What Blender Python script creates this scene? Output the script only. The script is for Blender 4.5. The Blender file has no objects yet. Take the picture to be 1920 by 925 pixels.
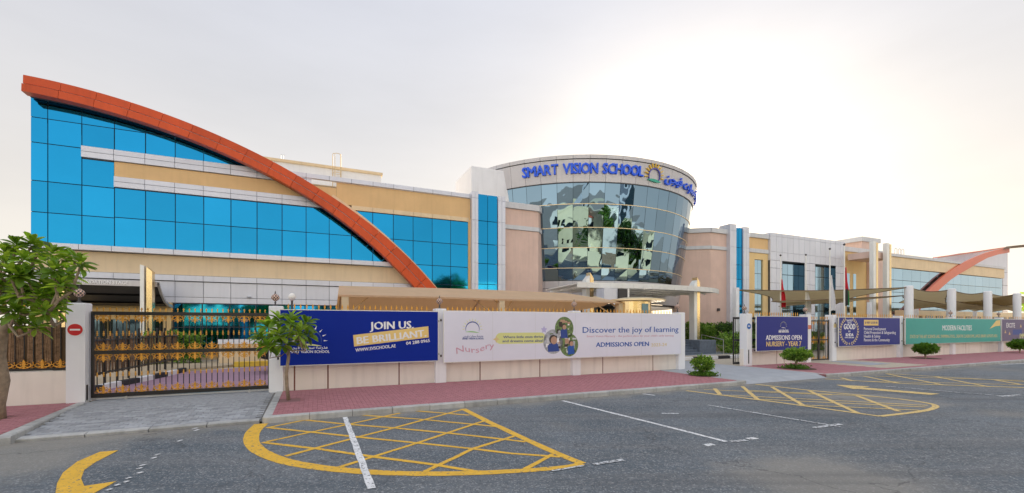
import bpy, bmesh, math, random
from mathutils import Vector, Matrix, noise
import numpy as np

sc = bpy.context.scene
random.seed(11)
# ------------------------------------------------------------------ camera
F = 820.0; EYE = 1.91                       # focal length in photo pixels, eye height in metres
cam_d = bpy.data.cameras.new('camera'); cam = bpy.data.objects.new('camera', cam_d)
sc.collection.objects.link(cam); sc.camera = cam
cam_d.sensor_fit = 'HORIZONTAL'; cam_d.sensor_width = 36.0; cam_d.lens = 36.0 * F / 1920
cam_d.shift_y = (610 - 462.5) / 1920
cam_d.clip_start = 0.1; cam_d.clip_end = 4000
cam.location = (0, 0, EYE); cam.rotation_euler = (math.radians(90), 0, 0)
# ------------------------------------------------------------------ world, sun, exposure
SUN_AZ = math.radians(22.0)                 # clockwise from +Y: behind the round tower
SUN_EL = math.radians(12.0)
w = bpy.data.worlds.new('World'); sc.world = w; w.use_nodes = True
nt = w.node_tree; nt.nodes.clear(); N = nt.nodes.new; L = nt.links.new
out = N('ShaderNodeOutputWorld'); bg = N('ShaderNodeBackground'); bg.inputs[1].default_value = 0.1
sky = N('ShaderNodeTexSky'); sky.sky_type = 'NISHITA'; sky.sun_disc = False
sky.sun_elevation = SUN_EL; sky.sun_rotation = SUN_AZ; sky.air_density = 1.0; sky.dust_density = 3.0; sky.ozone_density = 1.0
tc = N('ShaderNodeTexCoord'); nrm = N('ShaderNodeVectorMath'); nrm.operation = 'NORMALIZE'; L(tc.outputs['Generated'], nrm.inputs[0])
sep = N('ShaderNodeSeparateXYZ'); L(nrm.outputs[0], sep.inputs[0])
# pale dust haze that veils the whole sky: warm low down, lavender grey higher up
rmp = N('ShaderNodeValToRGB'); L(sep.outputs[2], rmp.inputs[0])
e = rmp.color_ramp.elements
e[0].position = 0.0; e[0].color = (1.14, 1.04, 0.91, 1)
e[1].position = 1.0; e[1].color = (1.05, 1.09, 1.18, 1)  # overhead end, out of view, brightened to add light on ground and walls
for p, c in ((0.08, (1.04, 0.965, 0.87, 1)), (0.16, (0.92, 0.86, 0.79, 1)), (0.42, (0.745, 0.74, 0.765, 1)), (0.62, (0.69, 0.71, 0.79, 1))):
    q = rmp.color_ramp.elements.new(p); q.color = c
dot = N('ShaderNodeVectorMath'); dot.operation = 'DOT_PRODUCT'; L(nrm.outputs[0], dot.inputs[0])
dot.inputs[1].default_value = (math.sin(SUN_AZ) * math.cos(SUN_EL), math.cos(SUN_AZ) * math.cos(SUN_EL), math.sin(SUN_EL) + 0.02)
def mth(op, a, b=None, clamp=False):
    n = N('ShaderNodeMath'); n.operation = op; n.use_clamp = clamp
    for i, x in enumerate((a, b)):
        if x is None: continue
        if isinstance(x, (int, float)): n.inputs[i].default_value = x
        else: L(x, n.inputs[i])
    return n.outputs[0]
dp = mth('MAXIMUM', dot.outputs['Value'], 0.0)
g1 = mth('MULTIPLY', mth('POWER', dp, 45.0), 0.75)
g2 = mth('MULTIPLY', mth('POWER', dp, 8.0), 0.14)
gl = mth('ADD', g1, g2)
gcol = N('ShaderNodeMix'); gcol.data_type = 'RGBA'; gcol.blend_type = 'MIX'; gcol.inputs[0].default_value = 1.0
gcol.inputs[7].default_value = (1.0, 0.86, 0.64, 1)
gs = N('ShaderNodeVectorMath'); gs.operation = 'SCALE'; L(gcol.outputs[2], gs.inputs[0]); L(gl, gs.inputs[3])
va = N('ShaderNodeVectorMath'); va.operation = 'ADD'; L(rmp.outputs[0], va.inputs[0]); L(gs.outputs[0], va.inputs[1])
# sky raised on the unseen side behind the camera: added light for the facades
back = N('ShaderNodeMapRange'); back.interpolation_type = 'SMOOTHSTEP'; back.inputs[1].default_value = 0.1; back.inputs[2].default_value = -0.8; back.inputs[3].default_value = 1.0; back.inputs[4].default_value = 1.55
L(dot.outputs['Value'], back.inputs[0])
cmap = N('ShaderNodeMapping'); cmap.inputs['Scale'].default_value = (1.2, 1.2, 4.5); L(nrm.outputs[0], cmap.inputs[0])
cn = N('ShaderNodeTexNoise'); cn.inputs['Scale'].default_value = 1.8; cn.inputs['Detail'].default_value = 6; cn.inputs['Roughness'].default_value = 0.55; L(cmap.outputs[0], cn.inputs['Vector'])
cr = N('ShaderNodeMapRange'); cr.inputs[1].default_value = 0.3; cr.inputs[2].default_value = 0.7; cr.inputs[3].default_value = 0.955; cr.inputs[4].default_value = 1.045; L(cn.outputs['Fac'], cr.inputs[0])
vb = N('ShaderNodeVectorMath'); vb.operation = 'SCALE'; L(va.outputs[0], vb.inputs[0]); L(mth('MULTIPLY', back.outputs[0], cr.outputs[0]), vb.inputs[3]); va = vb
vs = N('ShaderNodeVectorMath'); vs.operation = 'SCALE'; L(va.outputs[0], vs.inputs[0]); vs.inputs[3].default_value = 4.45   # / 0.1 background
sk = N('ShaderNodeVectorMath'); sk.operation = 'SCALE'; L(sky.outputs[0], sk.inputs[0]); sk.inputs[3].default_value = 0.08
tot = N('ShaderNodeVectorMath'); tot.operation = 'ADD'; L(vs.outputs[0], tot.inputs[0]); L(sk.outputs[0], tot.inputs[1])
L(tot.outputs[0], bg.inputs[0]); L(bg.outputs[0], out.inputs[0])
sun_d = bpy.data.lights.new('sun', 'SUN'); sun_d.energy = 5.0; sun_d.angle = math.radians(3.0); sun_d.color = (1.0, 0.86, 0.68)
sun = bpy.data.objects.new('sun', sun_d); sc.collection.objects.link(sun)
sd = Vector((math.sin(SUN_AZ) * math.cos(SUN_EL), math.cos(SUN_AZ) * math.cos(SUN_EL), math.sin(SUN_EL)))
sun.rotation_euler = sd.to_track_quat('Z', 'Y').to_euler(); sun.location = (0, 0, 60)
sc.view_settings.view_transform = 'Standard'; sc.view_settings.look = 'None'
sc.view_settings.exposure = 1.08; sc.view_settings.gamma = 1.0
sc.render.engine = 'CYCLES'; sc.cycles.max_bounces = 6; sc.cycles.use_denoising = True
# ------------------------------------------------------------------ the street frame: u along the street, v away from it, z up
ALPHA = math.atan2(820, 1820); DX, DY = math.cos(ALPHA), math.sin(ALPHA)
def W(u, v, z=0.0): return Vector((u * DX - v * DY, u * DY + v * DX, z))
def ray(px):
    rx = (px - 960) / F; return rx * DX + DY, -rx * DY + DX
def on(v, px, py=610):                      # measured point on the upright plane at v -> (u, z)
    a, b = ray(px); t = v / b; return t * a, EYE + t * (610 - py) / F
def ou(v, px): return on(v, px)[0]
def gr(px, py, z=0.0):                      # measured point on level ground -> (u, v)
    t = (EYE - z) * F / (py - 610); a, b = ray(px); return t * a, t * b
def at(px, py, t):                          # measured point at depth t -> (u, v, z)
    a, b = ray(px); return t * a, t * b, EYE + t * (610 - py) / F
# ------------------------------------------------------------------ materials
MATS = {}
def mat(name, col, rough=0.6, metal=0.0, var=0.08, vs=1.5, bump=0.0, bs=60.0, rnd=0.0, grime=0.0, emit=0.0, spec=0.5, transl=0.0, waves=0.0, wscale=1.0, ttint=(1.05, 0.98, 0.86)):
    m = bpy.data.materials.new(name); m.use_nodes = True; t = m.node_tree; n = t.nodes; l = t.links.new
    b = n['Principled BSDF']; b.inputs['Roughness'].default_value = rough; b.inputs['Metallic'].default_value = metal
    b.inputs['Specular IOR Level'].default_value = spec
    geo = n.new('ShaderNodeNewGeometry'); cur = None
    rgb = n.new('ShaderNodeRGB'); rgb.outputs[0].default_value = (*col, 1); cur = rgb.outputs[0]
    def scaled(cur, fac_socket, lo, hi, fmin=0.3, fmax=0.7):
        mr = n.new('ShaderNodeMapRange'); mr.inputs[1].default_value = fmin; mr.inputs[2].default_value = fmax
        mr.inputs[3].default_value = lo; mr.inputs[4].default_value = hi; l(fac_socket, mr.inputs[0])
        v = n.new('ShaderNodeVectorMath'); v.operation = 'SCALE'; l(cur, v.inputs[0]); l(mr.outputs[0], v.inputs[3]); return v.outputs[0]
    if var:
        nz = n.new('ShaderNodeTexNoise'); nz.inputs['Scale'].default_value = vs; nz.inputs['Detail'].default_value = 6; nz.inputs['Roughness'].default_value = 0.6
        l(geo.outputs['Position'], nz.inputs['Vector']); cur = scaled(cur, nz.outputs['Fac'], 1 - var, 1 + var)
    if rnd:
        oi = n.new('ShaderNodeObjectInfo'); cur = scaled(cur, oi.outputs['Random'], 1 - rnd, 1 + rnd, 0, 1)
    if grime:
        mp = n.new('ShaderNodeMapping'); mp.inputs['Scale'].default_value = (3.0, 3.0, 0.25); l(geo.outputs['Position'], mp.inputs[0])
        nz = n.new('ShaderNodeTexNoise'); nz.inputs['Scale'].default_value = 1.6; nz.inputs['Detail'].default_value = 8; l(mp.outputs[0], nz.inputs['Vector'])
        cur = scaled(cur, nz.outputs['Fac'], 1.0, 1 - grime, 0.5, 0.8)
    if cur: l(cur, b.inputs['Base Color'])
    nrmsock = None
    if waves:
        oi = n.new('ShaderNodeObjectInfo'); mu = n.new('ShaderNodeMath'); mu.operation = 'MULTIPLY'; mu.inputs[1].default_value = 90.0; l(oi.outputs['Random'], mu.inputs[0])
        nz = n.new('ShaderNodeTexNoise'); nz.noise_dimensions = '4D'; nz.inputs['Scale'].default_value = wscale; nz.inputs['Detail'].default_value = 1.0
        l(geo.outputs['Position'], nz.inputs['Vector']); l(mu.outputs[0], nz.inputs['W'])
        bp = n.new('ShaderNodeBump'); bp.inputs['Strength'].default_value = 1.0; bp.inputs['Distance'].default_value = waves; l(nz.outputs['Fac'], bp.inputs['Height']); nrmsock = bp.outputs[0]
    if bump:
        nz = n.new('ShaderNodeTexNoise'); nz.inputs['Scale'].default_value = bs; nz.inputs['Detail'].default_value = 4; l(geo.outputs['Position'], nz.inputs['Vector'])
        bp = n.new('ShaderNodeBump'); bp.inputs['Strength'].default_value = 0.6; bp.inputs['Distance'].default_value = bump; l(nz.outputs['Fac'], bp.inputs['Height'])
        if nrmsock: l(nrmsock, bp.inputs['Normal'])
        nrmsock = bp.outputs[0]
    if nrmsock: l(nrmsock, b.inputs['Normal'])
    if emit:
        l(cur, b.inputs['Emission Color']); b.inputs['Emission Strength'].default_value = emit
    if transl:
        tr = n.new('ShaderNodeBsdfTranslucent'); sc2 = n.new('ShaderNodeVectorMath'); sc2.operation = 'MULTIPLY'; l(cur, sc2.inputs[0]); sc2.inputs[1].default_value = ttint
        l(sc2.outputs[0], tr.inputs[0]); mx = n.new('ShaderNodeMixShader'); mx.inputs[0].default_value = transl
        l(b.outputs[0], mx.inputs[1]); l(tr.outputs[0], mx.inputs[2]); l(mx.outputs[0], n['Material Output'].inputs[0])
    m.diffuse_color = (*col, 1); MATS[name] = m; return m

mat('asphalt', (0.11, 0.125, 0.145), 0.85, var=0.05)
mat('pink_brick', (0.385, 0.160, 0.178), 0.85, var=0.16, vs=5, bump=0.002, bs=150)
mat('pink_joint', (0.25, 0.12, 0.12), 0.95)
mat('paver', (0.33, 0.34, 0.36), 0.85, var=0.14, vs=4, bump=0.002, bs=150, rnd=0.22)
mat('paver_many', (0.33, 0.34, 0.36), 0.85, var=0.22, vs=9, bump=0.002, bs=150)
mat('joint_sand', (0.19, 0.18, 0.17), 0.95)
mat('kerb', (0.42, 0.42, 0.41), 0.85, var=0.14, vs=6, bump=0.003, bs=90, rnd=0.14, grime=0.35)
mat('grey_slab', (0.36, 0.38, 0.41), 0.85, var=0.10, vs=2, bump=0.002, bs=90)
mat('beige_paving', (0.48, 0.42, 0.33), 0.85, var=0.12, vs=5)
mat('mauve_paving', (0.36, 0.22, 0.29), 0.85, var=0.10, vs=3)
mat('sand', (0.50, 0.40, 0.27), 0.95, var=0.14, vs=2)
mat('far_ground', (0.42, 0.38, 0.32), 0.95, var=0.12, vs=0.2)
mat('white_paint', (0.86, 0.87, 0.90), 0.6, var=0.03, vs=1.0, bump=0.0015, bs=90, grime=0.10)
mat('cream_low', (0.86, 0.80, 0.73), 0.7, var=0.05, vs=1.0, bump=0.0015, bs=90, grime=0.14)
mat('cream_wall', (0.80, 0.63, 0.41), 0.8, var=0.06, vs=0.8, bump=0.0015, bs=60, grime=0.10)
mat('ochre_wall', (0.76, 0.51, 0.25), 0.8, var=0.06, vs=0.8, bump=0.0015, bs=60, grime=0.08)
mat('yellow_wall', (0.80, 0.58, 0.28), 0.8, var=0.05, vs=0.8)
mat('pink_wall', (0.70, 0.51, 0.43), 0.85, var=0.06, vs=1.2, bump=0.002, bs=40, grime=0.10)
mat('silver_panel', (0.68, 0.70, 0.77), 0.38, metal=0.25, var=0.03, vs=0.7, rnd=0.04, grime=0.08)
mat('grey_panel', (0.54, 0.53, 0.55), 0.35, metal=0.35, var=0.03, vs=0.7, rnd=0.04, grime=0.10)
mat('light_coping', (0.62, 0.63, 0.65), 0.6, var=0.05, vs=1, grime=0.12)
mat('dark_joint', (0.06, 0.065, 0.075), 0.6)
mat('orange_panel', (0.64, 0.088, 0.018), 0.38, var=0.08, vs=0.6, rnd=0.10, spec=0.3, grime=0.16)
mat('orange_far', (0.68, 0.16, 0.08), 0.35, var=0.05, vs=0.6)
mat('blue_glass', (0.016, 0.26, 0.52), 0.05, metal=1.0, var=0.05, vs=0.25, rnd=0.10, waves=0.008, wscale=0.5)
mat('pale_glass', (0.34, 0.50, 0.62), 0.05, metal=1.0, var=0.02, rnd=0.05, waves=0.003, wscale=0.5)
mat('teal_glass', (0.17, 0.265, 0.36), 0.01, metal=1.0, var=0.0, rnd=0.15, waves=0.013, wscale=0.8)
mat('lobby_glass', (0.02, 0.024, 0.03), 0.12, metal=0.0, var=0.1)
mat('dark_glass', (0.06, 0.10, 0.13), 0.05, metal=0.9, var=0.0, rnd=0.1, waves=0.01, wscale=0.7)
mat('gold_trim', (0.85, 0.70, 0.45), 0.35, metal=0.6, var=0.04)
mat('gold_paint', (0.72, 0.36, 0.06), 0.38, metal=0.55, var=0.12, vs=12)
mat('black_metal', (0.018, 0.017, 0.018), 0.35, var=0.1, vs=5)
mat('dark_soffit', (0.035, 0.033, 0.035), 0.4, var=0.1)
mat('gold_column', (0.86, 0.66, 0.36), 0.22, metal=0.85, var=0.05, vs=2)
mat('white_metal', (0.80, 0.80, 0.76), 0.35, metal=0.2, var=0.04)
mat('steel', (0.60, 0.61, 0.63), 0.3, metal=0.9, var=0.04)
mat('tan_fabric', (0.72, 0.54, 0.35), 0.85, var=0.05, vs=1.5, bump=0.001, bs=200, transl=0.35, ttint=(1.15, 0.85, 0.50))
mat('tan_steel', (0.68, 0.54, 0.34), 0.5, var=0.04)
mat('khaki_fabric', (0.60, 0.52, 0.35), 0.9, var=0.06, vs=1.5, bump=0.001, bs=200, transl=0.3)
mat('canopy_panel', (0.90, 0.90, 0.87), 0.4, var=0.05, vs=1.2, transl=0.2)
mat('brown_edge', (0.16, 0.10, 0.05), 0.7)
mat('reed', (0.24, 0.15, 0.085), 0.9, var=0.5, vs=14, rnd=0.25, bump=0.004, bs=60)
mat('joint_red', (0.20, 0.07, 0.05), 0.7)
mat('lamp_glass', (0.75, 0.50, 0.38), 0.3, var=0.1, vs=20)
mat('lamp_iron', (0.06, 0.055, 0.06), 0.5)
mat('globe', (0.85, 0.83, 0.78), 0.2, var=0.02)
mat('leaf', (0.13, 0.25, 0.026), 0.42, var=0.45, vs=5, rnd=0.45, transl=0.5, ttint=(1.9, 1.7, 0.7))
mat('leaf_light', (0.27, 0.42, 0.06), 0.42, var=0.3, vs=5, rnd=0.3, transl=0.45, ttint=(1.9, 1.7, 0.7))
mat('leaf_yellow', (0.55, 0.32, 0.03), 0.5, var=0.2, vs=5, transl=0.3, ttint=(1.9, 1.7, 0.7))
mat('bush_leaf', (0.09, 0.20, 0.022), 0.5, var=0.5, vs=8, transl=0.35, ttint=(1.9, 1.7, 0.7))
mat('bush_light', (0.22, 0.36, 0.06), 0.5, var=0.4, vs=8, transl=0.35, ttint=(1.9, 1.7, 0.7))
mat('dark_foliage', (0.035, 0.085, 0.02), 0.6, var=0.4, vs=3, transl=0.2, ttint=(1.9, 1.7, 0.7))
mat('bark', (0.30, 0.23, 0.16), 0.9, var=0.3, vs=9, bump=0.012, bs=25)
mat('soil', (0.10, 0.06, 0.04), 0.95, var=0.3, vs=15)
mat('yellow_kerb', (0.78, 0.52, 0.06), 0.7, var=0.1, vs=4)
mat('white_kerb', (0.80, 0.80, 0.80), 0.7, var=0.1, vs=4)
mat('black_kerb', (0.03, 0.03, 0.035), 0.7, var=0.1, vs=4)
mat('blue_vinyl', (0.003, 0.024, 0.30), 0.5, var=0.05, vs=0.8, bump=0.004, bs=1.5, spec=0.15)
mat('navy_vinyl', (0.020, 0.030, 0.24), 0.45, var=0.05, vs=0.8, bump=0.004, bs=1.5, spec=0.3)
mat('white_vinyl', (0.76, 0.77, 0.88), 0.5, var=0.04, vs=0.6, bump=0.006, bs=1.5, grime=0.0)
mat('green_vinyl', (0.04, 0.38, 0.33), 0.5, var=0.04, vs=0.8)
mat('purple_vinyl', (0.14, 0.11, 0.21), 0.5, var=0.04, vs=0.8)
mat('print_white', (0.88, 0.88, 0.88), 0.5, var=0.02)
mat('print_grey', (0.62, 0.63, 0.66), 0.5, var=0.02)
mat('print_yellow', (0.85, 0.62, 0.22), 0.5, var=0.02)
mat('print_gold', (0.72, 0.58, 0.28), 0.5, var=0.02)
mat('print_lime', (0.72, 0.74, 0.30), 0.5, var=0.02)
mat('print_green', (0.30, 0.58, 0.22), 0.5, var=0.02)
mat('print_navy', (0.03, 0.07, 0.30), 0.5, var=0.02)
mat('print_blue', (0.02, 0.10, 0.42), 0.5, var=0.02)
mat('print_pink', (0.66, 0.36, 0.48), 0.5, var=0.02)
mat('print_lilac', (0.50, 0.47, 0.75), 0.5, var=0.02)
mat('print_rose', (0.62, 0.34, 0.44), 0.5, var=0.02)
mat('print_skin', (0.50, 0.30, 0.21), 0.5, var=0.1, vs=12)
mat('print_hair', (0.05, 0.035, 0.03), 0.5, var=0.1)
mat('print_olive', (0.14, 0.22, 0.08), 0.5, var=0.6, vs=14)
mat('print_street', (0.40, 0.42, 0.46), 0.5, var=0.4, vs=10)
mat('letter_blue', (0.008, 0.11, 0.85), 0.3, var=0.03)
mat('letter_side', (0.02, 0.12, 0.45), 0.4, var=0.03)
mat('sun_yellow', (0.85, 0.55, 0.06), 0.35, var=0.03)
mat('sun_navy', (0.10, 0.10, 0.42), 0.35, var=0.03)
mat('sun_green', (0.04, 0.42, 0.30), 0.35, var=0.03)
mat('sign_red', (0.62, 0.015, 0.02), 0.4, var=0.03)
mat('sign_blue', (0.02, 0.14, 0.48), 0.4, var=0.03)
mat('flag_red', (0.62, 0.01, 0.03), 0.7, var=0.08, transl=0.2)
mat('flag_white', (0.75, 0.76, 0.80), 0.7, var=0.06, transl=0.2)
mat('flag_black', (0.02, 0.02, 0.02), 0.7)
mat('flag_green', (0.02, 0.22, 0.06), 0.7)
mat('step_stone', (0.13, 0.16, 0.20), 0.5, var=0.2, vs=6)
mat('villa_cream', (0.80, 0.74, 0.50), 0.8, var=0.06, vs=0.8)
mat('villa_white', (0.86, 0.85, 0.78), 0.8, var=0.05, vs=0.8)
mat('roof_tile', (0.50, 0.12, 0.06), 0.8, var=0.12)
mat('tower_wall', (0.50, 0.54, 0.60), 0.6, var=0.1)
mat('car_white', (0.75, 0.76, 0.78), 0.25, metal=0.1, var=0.02)
mat('car_black', (0.015, 0.016, 0.018), 0.2, var=0.02)
mat('car_blue', (0.03, 0.07, 0.18), 0.25, metal=0.3, var=0.02)
mat('car_silver', (0.45, 0.47, 0.50), 0.25, metal=0.7, var=0.02)
mat('tyre', (0.02, 0.02, 0.02), 0.9)
mat('tail_red', (0.45, 0.01, 0.01), 0.3)

# worn paint on asphalt: the asphalt shows through where the paint is gone
def worn(name, col, wear):
    m = mat(name, col, 0.7, var=0.10, vs=6, bump=0.001, bs=120); t = m.node_tree; n = t.nodes; l = t.links.new
    b = n['Principled BSDF']; src = b.inputs['Base Color'].links[0].from_socket
    geo = n.new('ShaderNodeNewGeometry'); nz = n.new('ShaderNodeTexNoise'); nz.inputs['Scale'].default_value = 22; nz.inputs['Detail'].default_value = 8; nz.inputs['Roughness'].default_value = 0.7
    l(geo.outputs['Position'], nz.inputs['Vector'])
    mr = n.new('ShaderNodeMapRange'); mr.inputs[1].default_value = wear; mr.inputs[2].default_value = wear + 0.05; l(nz.outputs['Fac'], mr.inputs[0])
    mx = n.new('ShaderNodeMix'); mx.data_type = 'RGBA'; l(mr.outputs[0], mx.inputs[0]); l(src, mx.inputs[6]); mx.inputs[7].default_value = (0.12, 0.125, 0.135, 1)
    l(mx.outputs[2], b.inputs['Base Color']); return m
worn('road_yellow', (0.76, 0.44, 0.035), 0.575)
worn('road_yellow_pale', (0.70, 0.50, 0.18), 0.56)
worn('road_white', (0.74, 0.75, 0.76), 0.54)
worn('road_white_faint', (0.62, 0.64, 0.66), 0.49)

# asphalt: aggregate, tar patches, faint tyre sweeps and dusty stains
RZ0 = -0.13
def asphalt():
    m = MATS['asphalt']; t = m.node_tree; n = t.nodes; l = t.links.new; b = n['Principled BSDF']
    geo = n.new('ShaderNodeNewGeometry'); P = geo.outputs['Position']
    def nz(scale, det, rg=0.6, vec=P):
        q = n.new('ShaderNodeTexNoise'); q.inputs['Scale'].default_value = scale; q.inputs['Detail'].default_value = det; q.inputs['Roughness'].default_value = rg; l(vec, q.inputs['Vector']); return q.outputs['Fac']
    def mr(s, a, b_, c, d):
        q = n.new('ShaderNodeMapRange'); [setattr(q.inputs[i + 1], 'default_value', x) for i, x in enumerate((a, b_, c, d))]; l(s, q.inputs[0]); return q.outputs[0]
    def mix(f, a, c):
        q = n.new('ShaderNodeMix'); q.data_type = 'RGBA'
        if isinstance(f, float): q.inputs[0].default_value = f
        else: l(f, q.inputs[0])
        for i, x in ((6, a), (7, c)):
            if isinstance(x, tuple): q.inputs[i].default_value = (*x, 1)
            else: l(x, q.inputs[i])
        return q.outputs[2]
    base = mix(mr(nz(0.35, 5), 0.35, 0.68, 0, 1), (0.078, 0.100, 0.120), (0.135, 0.160, 0.184))
    mp = n.new('ShaderNodeMapping'); mp.inputs['Rotation'].default_value = (0, 0, -ALPHA + 0.12); mp.inputs['Scale'].default_value = (0.12, 1.1, 1); l(P, mp.inputs[0])
    base = mix(mr(nz(1.2, 6, 0.65, mp.outputs[0]), 0.42, 0.72, 0, 0.75), base, (0.205, 0.205, 0.205))
    vo = n.new('ShaderNodeTexVoronoi'); vo.inputs['Scale'].default_value = 55; l(P, vo.inputs['Vector'])
    sp = n.new('ShaderNodeSeparateColor'); l(vo.outputs['Color'], sp.inputs[0])
    base = mix(mr(sp.outputs[0], 0.78, 1.0, 0, 0.75), base, (0.40, 0.40, 0.40))
    vo2 = n.new('ShaderNodeTexVoronoi'); vo2.inputs['Scale'].default_value = 24; l(P, vo2.inputs['Vector']); sp2 = n.new('ShaderNodeSeparateColor'); l(vo2.outputs['Color'], sp2.inputs[0])
    base = mix(mr(sp2.outputs[0], 0.86, 1.0, 0, 0.4), base, (0.30, 0.31, 0.32)); base = mix(mr(sp2.outputs[1], 0.80, 1.0, 0, 0.4), base, (0.05, 0.055, 0.062))
    base = mix(mr(sp.outputs[1], 0.7, 1.0, 0, 0.5), base, (0.05, 0.053, 0.06))
    base = mix(mr(nz(0.16, 3), 0.60, 0.70, 0, 0.45), base, (0.26, 0.235, 0.20))
    # windblown sand along the kerb and a dusty fan near the middle of the road
    vv = n.new('ShaderNodeVectorMath'); vv.operation = 'DOT_PRODUCT'; l(P, vv.inputs[0]); vv.inputs[1].default_value = (-DY, DX, 0)
    ad0 = n.new('ShaderNodeMath'); ad0.operation = 'ADD'; l(vv.outputs['Value'], ad0.inputs[0]); q0 = n.new('ShaderNodeMath'); q0.operation = 'MULTIPLY'; l(nz(1.3, 5), q0.inputs[0]); q0.inputs[1].default_value = 1.6; l(q0.outputs[0], ad0.inputs[1])
    base = mix(mr(ad0.outputs[0], 10.55, 11.35, 0, 0.75), base, (0.30, 0.27, 0.22))
    for (pu, pv, rr) in ((6.2, 3.4, 1.3), (-4.6, 9.2, 1.6), (14.0, 7.0, 1.5)):
        c_ = W(pu, pv, RZ0); ds = n.new('ShaderNodeVectorMath'); ds.operation = 'DISTANCE'; l(P, ds.inputs[0]); ds.inputs[1].default_value = c_
        a2 = n.new('ShaderNodeMath'); a2.operation = 'ADD'; l(ds.outputs['Value'], a2.inputs[0]); q2 = n.new('ShaderNodeMath'); q2.operation = 'MULTIPLY'; l(nz(1.1, 6, 0.65), q2.inputs[0]); q2.inputs[1].default_value = 2.2; l(q2.outputs[0], a2.inputs[1])
        base = mix(mr(a2.outputs[0], rr + .5, rr + 1.5, 0.6, 0), base, (0.29, 0.27, 0.235))
    # long tyre-darkened sweeps
    wv = n.new('ShaderNodeTexNoise'); wv.inputs['Scale'].default_value = 0.55; wv.inputs['Detail'].default_value = 3; mp2 = n.new('ShaderNodeMapping'); mp2.inputs['Rotation'].default_value = (0, 0, -ALPHA - 0.2); mp2.inputs['Scale'].default_value = (0.10, 2.2, 1); l(P, mp2.inputs[0]); l(mp2.outputs[0], wv.inputs['Vector'])
    base = mix(mr(wv.outputs['Fac'], 0.56, 0.70, 0, 0.40), base, (0.06, 0.066, 0.075))
    # hairline cracks
    vc = n.new('ShaderNodeTexVoronoi'); vc.feature = 'DISTANCE_TO_EDGE'; vc.inputs['Scale'].default_value = 0.22
    ad = n.new('ShaderNodeVectorMath'); ad.operation = 'ADD'; l(P, ad.inputs[0])
    cn = n.new('ShaderNodeTexNoise'); cn.inputs['Scale'].default_value = 1.4; cn.inputs['Detail'].default_value = 6; l(P, cn.inputs['Vector']); sc3 = n.new('ShaderNodeVectorMath'); sc3.operation = 'SCALE'; l(cn.outputs['Color'], sc3.inputs[0]); sc3.inputs[3].default_value = 1.6
    l(sc3.outputs[0], ad.inputs[1]); l(ad.outputs[0], vc.inputs['Vector'])
    base = mix(mr(vc.outputs['Distance'], 0.0, 0.006, 0.55, 0.0), base, (0.04, 0.04, 0.045))
    l(base, b.inputs['Base Color'])
    bp = n.new('ShaderNodeBump'); bp.inputs['Strength'].default_value = 0.5; bp.inputs['Distance'].default_value = 0.006; l(vo.outputs['Distance'], bp.inputs['Height']); l(bp.outputs[0], b.inputs['Normal'])
asphalt()

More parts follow.
